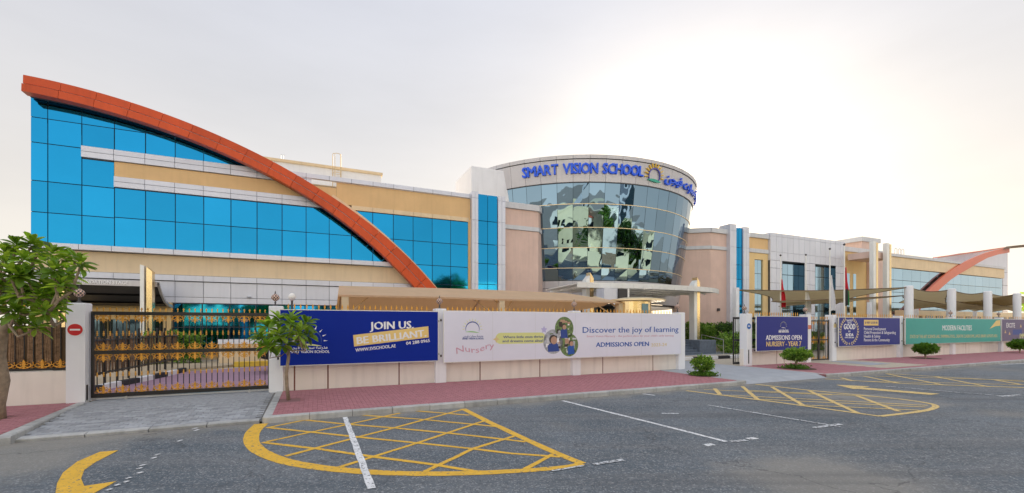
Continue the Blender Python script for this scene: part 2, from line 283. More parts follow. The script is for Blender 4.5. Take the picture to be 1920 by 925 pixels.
# ------------------------------------------------------------------ mesh builder (all coordinates in the street frame)
class MB:
    def __init__(s): s.v = []; s.f = []; s.m = []
    def quad(s, *p, m=0):
        k = len(s.v); s.v += [tuple(q) for q in p]; s.f.append(tuple(range(k, k + len(p)))); s.m.append(m); return s
    def box(s, x0, x1, y0, y1, z0, z1, m=0, b=0.0):
        k = len(s.v)
        if b:
            for z, i in ((z0, 0), (z1 - b, 0), (z1, b)):
                s.v += [(x0 + i, y0 + i, z), (x1 - i, y0 + i, z), (x1 - i, y1 - i, z), (x0 + i, y1 - i, z)]
            s.f.append((k, k + 3, k + 2, k + 1)); s.m.append(m)
            for r in (0, 4):
                for i in range(4):
                    j = (i + 1) % 4; s.f.append((k + r + i, k + r + j, k + r + 4 + j, k + r + 4 + i)); s.m.append(m)
            s.f.append((k + 8, k + 9, k + 10, k + 11)); s.m.append(m); return s
        s.v += [(x0, y0, z0), (x1, y0, z0), (x1, y1, z0), (x0, y1, z0), (x0, y0, z1), (x1, y0, z1), (x1, y1, z1), (x0, y1, z1)]
        for f in ((0, 3, 2, 1), (4, 5, 6, 7), (0, 1, 5, 4), (1, 2, 6, 5), (2, 3, 7, 6), (3, 0, 4, 7)):
            s.f.append(tuple(k + i for i in f)); s.m.append(m)
        return s
    def prism(s, poly, y0, y1, m=0):        # poly of (u, z), extruded along v
        k = len(s.v); n = len(poly)
        s.v += [(x, y0, z) for x, z in poly] + [(x, y1, z) for x, z in poly]
        s.f.append(tuple(range(k, k + n))); s.f.append(tuple(range(k + 2 * n - 1, k + n - 1, -1))); s.m += [m, m]
        for i in range(n):
            j = (i + 1) % n; s.f.append((k + j, k + i, k + n + i, k + n + j)); s.m.append(m)
        return s
    def slab(s, poly, z0, z1, m=0):         # poly of (u, v), extruded along z
        k = len(s.v); n = len(poly)
        s.v += [(x, y, z0) for x, y in poly] + [(x, y, z1) for x, y in poly]
        s.f.append(tuple(range(k + n - 1, k - 1, -1))); s.f.append(tuple(range(k + n, k + 2 * n))); s.m += [m, m]
        for i in range(n):
            j = (i + 1) % n; s.f.append((k + i, k + j, k + n + j, k + n + i)); s.m.append(m)
        return s
    def tube(s, path, r, n=8, m=0, cap=True):
        path = [Vector(p) for p in path]; k0 = len(s.v); c = len(path)
        rs = r if isinstance(r, (list, tuple)) else [r] * c
        ref = None
        for i, p in enumerate(path):
            d = (path[min(i + 1, c - 1)] - path[max(i - 1, 0)]).normalized()
            if ref is None: ref = Vector((0, 0, 1)) if abs(d.z) < 0.9 else Vector((1, 0, 0))
            a = (ref - d * ref.dot(d)).normalized(); b = d.cross(a); ref = a
            for j in range(n):
                t = 2 * math.pi * j / n; q = p + (a * math.cos(t) + b * math.sin(t)) * rs[i]; s.v.append(tuple(q))
        for i in range(c - 1):
            for j in range(n):
                a0 = k0 + i * n + j; a1 = k0 + i * n + (j + 1) % n; s.f.append((a0, a1, a1 + n, a0 + n)); s.m.append(m)
        if cap:
            s.f.append(tuple(k0 + j for j in range(n - 1, -1, -1))); s.f.append(tuple(k0 + (c - 1) * n + j for j in range(n))); s.m += [m, m]
        return s
    def lathe(s, prof, n, c=(0, 0, 0), m=0, mf=None):   # prof of (r, z)
        k0 = len(s.v)
        for r, z in prof:
            for j in range(n):
                t = 2 * math.pi * j / n; s.v.append((c[0] + r * math.cos(t), c[1] + r * math.sin(t), c[2] + z))
        for i in range(len(prof) - 1):
            for j in range(n):
                a0 = k0 + i * n + j; a1 = k0 + i * n + (j + 1) % n; s.f.append((a0, a1, a1 + n, a0 + n)); s.m.append(mf(i, j) if mf else m)
        s.f.append(tuple(k0 + j for j in range(n - 1, -1, -1))); s.f.append(tuple(k0 + (len(prof) - 1) * n + j for j in range(n))); s.m += [m, m]
        return s
    def add(s, verts, faces, fn=lambda p: p, m=0):
        k = len(s.v); s.v += [tuple(fn(p)) for p in verts]; s.f += [tuple(k + i for i in f) for f in faces]; s.m += [m] * len(faces); return s

def link(o): sc.collection.objects.link(o); return o
def mesh_of(name, mb, mats, org=(0, 0, 0), smooth=False):
    me = bpy.data.meshes.new(name)
    me.from_pydata([(x - org[0], y - org[1], z - org[2]) for x, y, z in mb.v], [], mb.f)
    if isinstance(mats, str): mats = [mats]
    for q in mats: me.materials.append(MATS[q])
    if len(mats) > 1: me.polygons.foreach_set('material_index', mb.m)
    if smooth: me.polygons.foreach_set('use_smooth', [True] * len(me.polygons))
    me.update(); return me
def tag(o, label=None, cat=None, group=None, kind=None):
    if label: o['label'] = label
    if cat: o['category'] = cat
    if group: o['group'] = group
    if kind: o['kind'] = kind
    return o
def thing(name, label, cat, loc, group=None):
    o = link(bpy.data.objects.new(name, None)); o.empty_display_size = 0.2
    o.location = W(*loc); o.rotation_euler = (0, 0, ALPHA); o['label'] = label; o['category'] = cat
    ORG[o.name] = tuple(loc); ROOT[o.name] = tuple(loc)
    if group: o['group'] = group
    return o
ORG = {}; ROOT = {}
def part(name, mb, mats, parent, smooth=False, kind=None, org=None):
    """one mesh object under its thing (or under a part of it); coordinates in the street frame"""
    po = ORG[parent.name]
    if org is None:
        xs = np.array(mb.v); org = (float((xs[:, 0].min() + xs[:, 0].max()) / 2), float((xs[:, 1].min() + xs[:, 1].max()) / 2), float(xs[:, 2].min()))
    o = link(bpy.data.objects.new(name, mesh_of(name, mb, mats, org, smooth))); o.parent = parent
    o.location = (org[0] - po[0], org[1] - po[1], org[2] - po[2]); ORG[o.name] = org
    if kind: o['kind'] = kind
    return o
def piece(name, me, parent, loc, rz=0.0, rx=0.0, ry=0.0, sc3=None):
    """another object that shares a mesh; loc in the street frame"""
    po = ORG[parent.name]; o = link(bpy.data.objects.new(name, me)); o.parent = parent
    o.location = (loc[0] - po[0], loc[1] - po[1], loc[2] - po[2]); o.rotation_euler = (rx, ry, rz); ORG[o.name] = tuple(loc)
    if sc3: o.scale = sc3
    return o
def single(name, mb, mats, label=None, cat=None, group=None, kind=None, smooth=False, org=None):
    if org is None:
        xs = np.array(mb.v); org = (float((xs[:, 0].min() + xs[:, 0].max()) / 2), float((xs[:, 1].min() + xs[:, 1].max()) / 2), float(xs[:, 2].min()))
    o = link(bpy.data.objects.new(name, mesh_of(name, mb, mats, org, smooth)))
    o.location = W(*org); o.rotation_euler = (0, 0, ALPHA); ORG[o.name] = org
    return tag(o, label, cat, group, kind)
def copy_tree(o, parent=None):
    c = link(o.copy()); c.parent = parent
    if o.name in ORG: ORG[c.name] = ORG[o.name]
    for ch in list(o.children): copy_tree(ch, c)
    return c
def copy_thing(src, loc, label, rz=0.0, scale=1.0):
    c = copy_tree(src); c.location = W(*loc); c.rotation_euler = (0, 0, ALPHA + rz); c['label'] = label; c.scale = (scale,) * 3; return c
_boxmesh = {}
def unit_panel(w_, h_, d_, mats, b=0.0):
    key = (round(w_, 3), round(h_, 3), d_, mats, b)
    if key not in _boxmesh:
        mb = MB()
        if b:                                # front face (towards -v) bevelled
            k = [(0, 0), (w_, 0), (w_, h_), (0, h_)]; q = [(b, b), (w_ - b, b), (w_ - b, h_ - b), (b, h_ - b)]
            mb.quad(*[(x, 0, z) for x, z in q])
            for i in range(4):
                j = (i + 1) % 4; mb.quad((*[k[i][0], b], k[i][1]), (k[j][0], b, k[j][1]), (q[j][0], 0, q[j][1]), (q[i][0], 0, q[i][1]))
                mb.quad((k[i][0], d_, k[i][1]), (k[j][0], d_, k[j][1]), (k[j][0], b, k[j][1]), (k[i][0], b, k[i][1]))
        else: mb.box(0, w_, 0, d_, 0, h_)
        _boxmesh[key] = mesh_of('panel', mb, mats)
    return _boxmesh[key]
def grid(name, parent, us, zs, v, mats, gap=0.03, d=0.05, skip=None, top=None, b=0.006):
    """one object per panel or pane on the upright plane v; us, zs are the joint lines"""
    g = gap / 2
    for i in range(len(us) - 1):
        for j in range(len(zs) - 1):
            a, c, z0, z1 = us[i] + g, us[i + 1] - g, zs[j] + g, zs[j + 1] - g
            if skip and skip(i, j): continue
            if top:
                n = 6; tp = [min(z1, top(a + (c - a) * k / n)) for k in range(n + 1)]
                if max(tp) <= z0 + 0.02: continue
                if min(tp) < z1 - 1e-4:
                    poly = [(a, z0), (c, z0)] + [(a + (c - a) * k / n, max(tp[k], z0 + 0.001)) for k in range(n, -1, -1)]
                    part(name, MB().prism(poly, v, v + d), mats, parent); continue
            piece(name, unit_panel(c - a, z1 - z0, d, mats, b), parent, (a, v, z0))

# ------------------------------------------------------------------ lettering
def text_geo(s, bold=0.0, ext=0.0, res=2, space=1.0):
    c = bpy.data.curves.new('t', 'FONT'); c.body = s; c.offset = bold; c.extrude = ext; c.resolution_u = res; c.space_character = space
    o = link(bpy.data.objects.new('t', c)); bpy.context.view_layer.update()
    me = bpy.data.meshes.new_from_object(o.evaluated_get(bpy.context.evaluated_depsgraph_get()))
    vs_ = [tuple(q.co) for q in me.vertices]; fs = [tuple(p.vertices) for p in me.polygons]
    bpy.data.objects.remove(o); bpy.data.curves.remove(c); bpy.data.meshes.remove(me); return vs_, fs
AR = '\ufee6\ufea0\ufef4\ufed3 \ufe95\ufead\ufe8e\ufee4\ufeb3 \ufe94\ufeb3\ufead\ufeaa\ufee3'   # the school's Arabic name, letters joined, in drawing order
def write(mb, s, v, p0, p1, h, m=0, bold=0.02, th=0.004, space=1.0, wave=None):
    """print a line on the plane v from p0 to p1 ((u, z) of the baseline ends), capitals h high"""
    vs_, fs = text_geo(s, 0.0, 0.5, space=space); xs = [q[0] for q in vs_]; x0, x1 = min(xs), max(xs)
    hb = bold * h * 1.5; sh = (0,) if bold <= .004 else (-hb, -hb * .3, hb)     # heavier strokes: the line laid down three times, a hair apart
    du, dz = p1[0] - p0[0], p1[1] - p0[1]; ln = math.hypot(du, dz); c, sn = du / ln, dz / ln
    def fn(q):
        a = (q[0] - x0) / (x1 - x0) * ln; b = q[1] * h / 0.70 + (wave(a / ln) if wave else 0)
        return p0[0] + a * c - b * sn, v - th * (0.5 + q[2]), p0[1] + a * sn + b * c
    for k, dx in enumerate(sh):
        mb.add(vs_, fs, lambda q: (lambda r: (r[0] + dx, r[1] - k * .0002, r[2] + (0, -dx * .8, dx * .8)[k % 3] if len(sh) > 1 else r[2]))(fn(q)), m)
# ================================================================== GROUND
WV = 14.3            # front of the boundary wall
RZ = -0.13           # road level
def struct(name, mb, mats, kind='structure', parent=None, smooth=False):
    if parent is None: return single(name, mb, mats, kind=kind, smooth=smooth)
    o = part(name, mb, mats, parent, smooth=smooth); o['kind'] = kind; return o
struct('ground', MB().quad((-900, -900, -0.30), (900, -900, -0.30), (900, 900, -0.30), (-900, 900, -0.30)), 'far_ground')
road = struct('road', MB().quad((-120, -11, RZ), (260, -11, RZ), (260, 10.42, RZ), (-120, 10.42, RZ)), 'asphalt')
yard = struct('school_yard', MB().slab([(-60, 14.45), (160, 14.45), (160, 60), (-60, 60)], -0.25, -0.012), 'beige_paving')
struct('inner_drive', MB().slab([(-5.85, 14.6), (12, 14.6), (12, 24.0), (-2.0, 23.6), (-3.5, 22.6), (-4.9, 21.9), (-5.4, 19)], -0.1, 0.0), 'mauve_paving')
struct('entrance_drive', MB().slab([(13.4, 10.8), (18.1, 10.8), (18.1, 20.6), (40, 20.6), (40, 27), (12.5, 27), (13.4, 14)], -0.12, 0.002), 'grey_slab')
struct('entrance_apron', MB().quad((13.45, 10.40, RZ + 0.006), (18.05, 10.40, RZ + 0.006), (18.05, 10.80, 0.002), (13.45, 10.80, 0.002)), 'grey_slab')
struct('ramp_base', MB().quad((-5.1, 10.6, RZ + 0.004), (-1.0, 10.6, RZ + 0.004), (-1.0, 13.0, -0.02), (-5.1, 13.0, -0.02)).quad((-5.1, 13.0, -0.02), (-1.0, 13.0, -0.02), (-1.0, 14.7, -0.02), (-5.1, 14.7, -0.02)), 'joint_sand')
foot_a = struct('left_footpath', MB().slab([(-60, 10.5), (-4.95, 10.5), (-5.25, 14.4), (-60, 14.4)], -0.28, -0.014), 'pink_joint')
foot_b = struct('footpath', MB().slab([(-0.98, 10.5), (13.40, 10.5), (13.40, 14.4), (-0.98, 14.4)], -0.28, -0.014), 'pink_joint')
foot_c = struct('right_footpath', MB().slab([(18.05, 10.5), (200, 10.5), (200, 14.4), (18.05, 14.4)], -0.28, -0.014), 'pink_joint')

def bricks(region, lu, lv, z=lambda u, v: -0.002, gap=0.006, keep=lambda u, v: True, h=0.03, bev=0.006):
    """running-bond bricks over a rectangle, joined: bevelled tops standing out of the joint"""
    mb = MB(); u0, u1, v0, v1 = region; r = 0; v = v0
    while v < v1 - 0.01:
        u = u0 - (lu / 2 if r % 2 else 0)
        while u < u1:
            a, c = max(u, u0) + gap / 2, min(u + lu, u1) - gap / 2
            if c - a > 0.02 and keep((a + c) / 2, v + lv / 2):
                dz = random.uniform(-0.0018, 0.0018); b0, b1 = v + gap / 2, v + lv - gap / 2
                k = len(mb.v)
                for x, y, i in ((a, b0, 0), (c, b0, 0), (c, b1, 0), (a, b1, 0), (a + bev, b0 + bev, 1), (c - bev, b0 + bev, 1), (c - bev, b1 - bev, 1), (a + bev, b1 - bev, 1)):
                    mb.v.append((x, y, z(x, y) + dz - (0 if i else 0.010)))
                mb.f.append((k + 4, k + 5, k + 6, k + 7)); mb.m.append(0)
                for i in range(4):
                    j = (i + 1) % 4; mb.f.append((k + i, k + j, k + 4 + j, k + 4 + i)); mb.m.append(0)
            u += lu
        v += lv; r += 1
    return mb
PIT = [(-0.63, 12.55, 0.30)]                     # tree pits in the paving: u, v, half width
def clear(u, v): return all(abs(u - a) > c or abs(v - b) > c for a, b, c in PIT)
t = bricks((-0.95, 13.38, 10.52, 14.28), 0.2, 0.1, keep=clear); part('brick_paving', t, 'pink_brick', foot_b, kind='stuff')
PIT2 = (-6.15, 12.35, 0.42)
t = bricks((-9.5, -4.95, 9.0, 14.28), 0.2, 0.1, keep=lambda u, v: u < -5.02 - (v - 10.5) * 0.075 and v > 10.52 and (abs(u - PIT2[0]) > .42 or abs(v - PIT2[1]) > .42)); part('brick_paving', t, 'pink_brick', foot_a, kind='stuff')
def beige(u, v): return 22.4 < u < 29.5 and (v > 12.6 and u < 27.5 and u > 23.0 or v < 12.6 and 18.5 + (v - 10.5) * 2.2 < u < 24.2 + (v - 10.5) * 1.2)
t = bricks((18.1, 40, 10.52, 14.28), 0.4, 0.2, keep=lambda u, v: not (23.2 < u < 27.0 and v > 11.0)); part('brick_paving', t, 'pink_brick', foot_c, kind='stuff')
t = bricks((23.2, 27.0, 11.0, 14.28), 0.4, 0.2, gap=0.01); part('sand_paving', t, 'beige_paving', foot_c, kind='stuff')
part('path_strip', MB().quad((24.2, 12.0, 0.004), (26.0, 12.0, 0.004), (25.9, 14.1, 0.004), (24.6, 14.1, 0.004)), 'grey_slab', foot_c)
part('brick_surface', MB().quad((40, 10.52, -0.004), (200, 10.52, -0.004), (200, 14.28, -0.004), (40, 14.28, -0.004)), 'pink_brick', foot_c)
# grey pavers of the ramp at the left gate: the nearest 300 one by one, the rest joined
def rz(u, v): return RZ + 0.025 + (0.105 * min(1, max(0, (v - 10.6) / 2.4)))
ramp = struct('driveway', MB().slab([(-5.1, 14.25), (-1.0, 14.25), (-1.0, 14.75), (-5.1, 14.75)], -0.2, 0.0), 'grey_slab')
pm = mesh_of('paver', MB().box(-.109, .109, -.054, .054, -.03, 0, b=.005), 'paver'); left = MB(); cnt = 0; r = 0; v = 10.82
while v < 14.2:
    u = -5.2 + (0.112 if r % 2 else 0)
    while u < -1.1:
        lo = -4.93 - (v - 10.5) * 0.075
        if u > lo + 0.1 and u < -1.16:
            c = (u, v, rz(u, v) + random.uniform(-0.003, 0.003))
            if cnt < 296: piece('paver', pm, ramp, c, rx=0.043 if v < 13 else 0, rz=random.uniform(-0.01, 0.01)); cnt += 1
            else: left.box(u - .109, u + .109, v - .054, v + .054, c[2] - .02, c[2], b=.005)
        u += 0.224
    v += 0.114; r += 1
part('paver_field', left, 'paver_many', ramp, kind='stuff')
# kerb stones
kerb_a = struct('left_kerb', MB().box(-60, -9.5, 10.40, 10.55, -0.28, 0.0), 'kerb')
kerb_b = struct('kerb', MB().box(-1.0, 13.4, 10.44, 10.50, -0.3, -0.02), 'joint_sand')
kerb_c = struct('right_kerb', MB().box(75, 200, 10.40, 10.55, -0.28, 0.0), 'kerb')
def stone(l, w_=0.17, h=0.155, b=0.022):
    mb = MB(); prof = [(0, -h), (0, -b), (b, 0), (w_, 0), (w_, -h)]; k = 0
    for x in (0.006, l - 0.006): mb.v += [(x, y, z) for y, z in prof]
    n = 5; mb.f = [tuple(range(n)), tuple(range(2 * n - 1, n - 1, -1))] + [((i + 1) % n, i, n + i, n + (i + 1) % n) for i in range(n)]; mb.m = [0] * 7
    return mesh_of('kerb_stone', mb, 'kerb')
st = stone(0.9)
def run(parent, a, b, n=None, mesh=None, dz=0.0, l=0.9):
    d = math.hypot(b[0] - a[0], b[1] - a[1]); n = n or max(1, round(d / l)); ang = math.atan2(b[1] - a[1], b[0] - a[0])
    for i in range(n):
        f = i / n; piece('kerb_stone', mesh or st, parent, (a[0] + (b[0] - a[0]) * f, a[1] + (b[1] - a[1]) * f, 0.002 + dz + random.uniform(-.002, .002)), rz=ang + random.uniform(-.003, .003), sc3=(d / n / l, 1, 1))
run(kerb_b, (-0.98, 10.38), (13.0, 10.34)); run(kerb_b, (-1.02, 14.25), (-1.0, 10.42), mesh=st)
run(kerb_b, (13.0, 10.34), (13.6, 10.46), n=1); run(kerb_b, (13.5, 10.5), (13.42, 14.2))
run(kerb_a, (-9.5, 9.9), (-4.75, 10.36), n=5); run(kerb_a, (-4.80, 10.40), (-5.16, 14.2), n=4)
run(kerb_c, (18.15, 10.50), (18.7, 10.40), n=1); run(kerb_c, (18.7, 10.40), (75, 10.40)); run(kerb_c, (18.1, 14.2), (18.12, 10.6))
flush = struct('ramp_kerb', MB().box(-4.9, -1.1, 10.50, 10.60, -0.3, RZ - 0.02), 'joint_sand')
fm = mesh_of('kerb_stone', MB().box(0.005, 0.895, 0, 0.16, -0.1, 0, b=0.012), 'kerb')
for i in range(4): piece('kerb_stone', fm, flush, (-4.78 + i * 0.93, 10.52 + i * 0.012, RZ + 0.045), rx=0.1, sc3=(1.03, 1, 1))
# tree pits
single('planting_pit', MB().box(-0.93, -0.33, 12.25, 12.85, -0.2, -0.03), 'soil', kind='structure')
single('planting_pit', MB().box(-6.57, -5.73, 11.93, 12.77, -0.2, -0.03), 'soil', kind='structure')

# ------------------------------------------------------------------ road markings
ZM = [RZ + 0.004]
def stroke(mb, pts, w_, jag=0.006):
    z = ZM[0]; ZM[0] += 0.00012; n = len(pts)
    P = []
    for i in range(n - 1):                        # resample so that edges can be a little ragged
        a, b = Vector(pts[i]), Vector(pts[i + 1]); s = max(1, int((b - a).length / 0.25)); P += [a + (b - a) * (k / s) for k in range(s)]
    P.append(Vector(pts[-1])); k = len(mb.v)
    for i, p in enumerate(P):
        d = (P[min(i + 1, len(P) - 1)] - P[max(i - 1, 0)]).normalized(); q = Vector((-d.y, d.x)); ww = w_[0] + (w_[1] - w_[0]) * i / (len(P) - 1) if isinstance(w_, tuple) else w_
        a = p + q * (ww / 2 + random.uniform(-jag, jag)); b = p - q * (ww / 2 + random.uniform(-jag, jag)); mb.v += [(a.x, a.y, z), (b.x, b.y, z)]
        if i: mb.f.append((k + 2 * i - 2, k + 2 * i - 1, k + 2 * i + 1, k + 2 * i)); mb.m.append(0)
def g(*pts): return [gr(x, y, RZ) for x, y in pts]
def marking(name, lines, m):
    mb = MB()
    for pts, ww in lines: stroke(mb, g(*pts), ww)
    return struct(name, mb, m, parent=road)
def spl(pts, n=6):                                # smooth curve through measured points
    pts = [Vector(p) for p in pts]; o = []
    for i in range(len(pts) - 1):
        p0, p1, p2, p3 = pts[max(i - 1, 0)], pts[i], pts[i + 1], pts[min(i + 2, len(pts) - 1)]
        for k in range(n):
            t = k / n; o.append(0.5 * ((2 * p1) + (p2 - p0) * t + (2 * p0 - 5 * p1 + 4 * p2 - p3) * t * t + (3 * p1 - p0 - 3 * p2 + p3) * t ** 3))
    o.append(pts[-1]); return [tuple(q) for q in o]
marking('box_junction_marking', [
    (spl([(490, 795), (474, 812), (472, 830), (484, 844), (512, 858), (555, 870), (625, 880), (700, 886), (800, 889), (900, 887), (960, 884), (1010, 881), (1060, 876), (1092, 870)]), (0.26, 0.13)),
    ([(1092, 870), (1040, 849), (1000, 831), (960, 812), (915, 791), (868, 767)], 0.15),
    ([(572, 788), (650, 796), (740, 803), (845, 813), (960, 826), (985, 829)], 0.085), ([(500, 802), (672, 820), (780, 831), (887, 842), (960, 851), (1050, 857)], 0.085),
    ([(492, 830), (595, 842), (700, 857), (815, 872), (900, 886)], 0.085), ([(677, 779), (780, 786), (907, 798), (945, 802)], 0.085), ([(780, 771), (880, 779)], 0.085),
    ([(505, 802), (572, 788)], 0.085), ([(500, 829), (582, 811), (655, 796), (750, 775)], 0.085), ([(535, 856), (672, 820), (738, 803), (865, 769)], 0.085),
    ([(635, 877), (780, 832), (907, 790)], 0.085), ([(795, 886), (887, 842), (965, 818)], 0.085), ([(985, 880), (1037, 852)], 0.085)], 'road_yellow')
marking('far_box_junction_marking', [
    ([(1287, 733), (1460, 755), (1650, 781)], 0.13), (spl([(1650, 781), (1725, 772), (1752, 765), (1750, 759), (1725, 754), (1680, 748), (1610, 741), (1515, 732), (1417, 721)]), 0.13),
    ([(1340, 729), (1350, 740)], 0.12), ([(1392, 725), (1420, 749)], 0.12), ([(1447, 726), (1505, 760)], 0.12), ([(1517, 733), (1610, 776)], 0.12), ([(1605, 742), (1685, 772)], 0.12),
    ([(1320, 731), (1560, 741)], 0.09), ([(1350, 741), (1555, 751), (1740, 761)], 0.09), ([(1395, 732), (1640, 744)], 0.09), ([(1420, 749), (1735, 764)], 0.09), ([(1505, 760), (1725, 770)], 0.09)], 'road_yellow_pale')
marking('distant_box_junction_marking', [
    ([(1547, 711), (1700, 720), (1940, 728)], 0.14), ([(1660, 701), (1780, 708), (1940, 717)], 0.14), ([(1577, 709), (1600, 715)], 0.13), ([(1620, 706), (1685, 719)], 0.13), ([(1665, 702), (1772, 723)], 0.13),
    ([(1755, 707), (1855, 726)], 0.13), ([(1860, 712), (1917, 722)], 0.13), ([(1610, 715), (1920, 722)], 0.1), ([(1640, 706), (1920, 714)], 0.1)], 'road_yellow_pale')
marking('bay_line', [([(647, 783), (672, 850), (697, 917)], 0.10)], 'road_white')
marking('bay_line', [([(1055, 752), (1200, 788), (1362, 829)], 0.10), ([(1322, 836), (1338, 834)], 0.12), ([(1402, 824), (1418, 822)], 0.12), ([(1205, 739), (1228, 742)], 0.1)], 'road_white')
marking('faded_bay_line', [([(1327, 760), (1460, 782), (1575, 801)], 0.09), ([(1525, 803), (1577, 796)], 0.1), ([(1370, 829), (1400, 826)], 0.09), ([(1240, 776), (1272, 776)], 0.1)], 'road_white_faint')
marking('faded_bay_line', [([(1660, 725), (1780, 735), (1905, 745)], 0.09), ([(1875, 744), (1912, 741)], 0.12), ([(1875, 684), (1925, 682)], 0.25)], 'road_white_faint')
marking('corner_line', [([(1113, 872), (1168, 863)], 0.09), ([(1035, 884), (1095, 874)], 0.06)], 'road_white_faint')
marking('dashed_line', [([(a, b), (a + 10, b - 3)], 0.05) for a, b in ((290, 855), (284, 861), (262, 875), (257, 881), (258, 889), (236, 899), (232, 906), (215, 912), (200, 921), (332, 829), (360, 806), (364, 809))], 'road_white')
mb = MB(); P = g((187, 848), (222, 845), (178, 868), (158, 882), (152, 898), (158, 912), (219, 903), (160, 934), (120, 950), (104, 925), (107, 907), (118, 887), (145, 866)); mb.v = [(a, b, RZ + 0.005) for a, b in P]; mb.f = [tuple(range(len(P)))]; mb.m = [0]
struct('turn_arrow_marking', mb, 'road_yellow', parent=road)
mb = MB(); P = g((1567, 722), (1632, 725), (1618, 727), (1762, 739), (1745, 741), (1612, 730), (1600, 730)); mb.v = [(a, b, RZ + 0.0065) for a, b in P]; mb.f = [tuple(range(len(P)))]; mb.m = [0]
struct('far_arrow_marking', mb, 'road_yellow_pale', parent=road)

# ================================================================== BOUNDARY WALL
def wall_run(name, label, u0, u1, piers, panels, strips, group='white boundary walls along the footpath', cap=0.78):
    t = thing(name, label, 'wall', ((u0 + u1) / 2, WV + 0.2, 0), group)
    us = sorted([u0, u1] + strips)
    for i in range(len(us) - 1):
        part('wall_panel', MB().box(us[i] + (0.02 if i else 0), us[i + 1] - (0.02 if i < len(us) - 2 else 0), WV + 0.09, WV + 0.29, -0.05, cap), 'cream_low', t)
    for s in strips: part('joint_strip', MB().box(s - 0.02, s + 0.02, WV + 0.10, WV + 0.28, -0.04, cap - 0.01), 'joint_red', t)
    for p in piers:
        q = part('pier', MB().box(p - .18, p + .18, WV - .08, WV + .30, -0.05, 2.46, b=0.015), 'white_paint', t)
    return t
wall_run('boundary_wall', 'low white wall under the reed fence, left of the black and gold gate', -30, -5.55, [-5.37], 0, [-9.6, -13.6, -17.6])
wall_run('boundary_wall', 'long white boundary wall under the blue and the nursery banners', -1.2, 14.62, [-1.02, 3.82, 9.12, 14.46], 0, [-.55, 0.36, 2.48, 5.26, 7.62, 10.45, 13.01])
wall_run('boundary_wall', 'short white wall with the dark blue admissions banner between two openings', 18.5, 23.3, [18.7, 23.14], 0, [20.9, 21.46])
wall_run('boundary_wall', 'white wall right of the small gate, running away beneath the green banner', 25.1, 130, [25.3, 31.85, 38.2, 45.2, 52, 59, 66], 0, [35.1, 36.7, 40.2, 42.4, 47.6, 50])
part('door_closer', MB().box(18.62, 18.66, WV - .10, WV - .08, 0.1, 0.75), 'black_metal', bpy.data.objects['boundary_wall.002'])
part('gate_stop', MB().box(-5.20, -5.17, WV - .03, WV + .02, 0.04, 0.42), 'black_metal', bpy.data.objects['boundary_wall'])

# spear-topped rails on the walls
SP = [(-.012, 0), (.012, 0), (.012, .10), (.028, .14), (0, .24), (-.028, .14), (-.012, .10)]
bar_m = mesh_of('bar', MB().box(-.009, .009, -.009, .009, 0, 1.5), 'black_metal')
tip_m = mesh_of('spear_tip', MB().prism(SP, -.008, .008), 'gold_paint')
def railing(label, u0, u1, dv=0.2, step=0.165, cap=0.78, base=0.78, top=2.32, gold=True):
    t = thing('railing', label, 'railing', ((u0 + u1) / 2, WV + dv, base), 'spear-topped railings on the boundary walls')
    part('rail', MB().box(u0, u1, WV + dv - .015, WV + dv + .015, top - .08, top - .045), 'black_metal', t)
    part('rail', MB().box(u0, u1, WV + dv - .015, WV + dv + .015, base + .08, base + .115), 'black_metal', t)
    n = int((u1 - u0) / step)
    for i in range(n):
        u = u0 + step * (i + .5)
        piece('bar', bar_m, t, (u, WV + dv, base), sc3=(1, 1, (top - base) / 1.5))
        if gold: piece('spear_tip', tip_m, t, (u, WV + dv, top))
    return t
railing('black railing with gold spear tips above the blue banner', -0.8, 3.6)
railing('black railing with gold spear tips above the nursery half of the white banner', 4.05, 8.9)
railing('black railing with gold spear tips above the right half of the white banner', 9.35, 14.25)
railing('spear-topped railing above the dark blue admissions banner', 18.95, 22.9)
railing('spear-topped railing above the navy rating banner', 25.55, 31.6, step=.2)
railing('spear-topped railing above the green banner', 32.1, 45, step=.25)
railing('spear-topped railing above the purple banner', 45.45, 60, step=.3)

# ------------------------------------------------------------------ scroll ironwork
def scroll_path(s=1.0, flip=1, n=26):
    """a C scroll: straight neck curling into a spiral, in (x, z)"""
    pts = []
    for i in range(n):
        a = i / (n - 1); th = math.pi * (0.5 + 2.6 * a); r = 0.062 * (1 - 0.72 * a)
        pts.append(((0.062 + r * math.cos(th)) * flip * s, 0, (0.07 + r * math.sin(th)) * s))
    return pts
def scroll_mesh():
    mb = MB()
    for fl in (1, -1):
        p = scroll_path(1.0, fl); mb.tube(p, 0.0095, 5)
        mb.tube([(0.004 * fl, 0, 0.0), (0.03 * fl, 0, 0.008), (0.062 * fl, 0, 0.008 + 0.0)], 0.009, 5)
    mb.prism([(-.02, .0), (.02, .0), (.012, .05), (.034, .09), (.012, .10), (.022, .135), (0, .185), (-.022, .135), (-.012, .10), (-.034, .09), (-.012, .05)], -.011, .011)
    return mesh_of('scroll', mb, 'gold_paint')
scr = scroll_mesh()
curl = mesh_of('curl', MB().tube([(0.0 + 0.05 * (1 - .7 * a / 16) * math.cos(math.pi * (1.1 + 2.2 * a / 16)), 0, 0.05 + 0.05 * (1 - .7 * a / 16) * math.sin(math.pi * (1.1 + 2.2 * a / 16))) for a in range(17)], 0.0085, 5).tube([(0, 0, .09), (0, 0, .15)], [.007, .012], 5), 'gold_paint')
coll = mesh_of('collar', MB().lathe([(.010, 0), (.022, .02), (.013, .035), (.024, .055), (.012, .08), (.018, .10), (.008, .125)], 8), 'gold_paint')
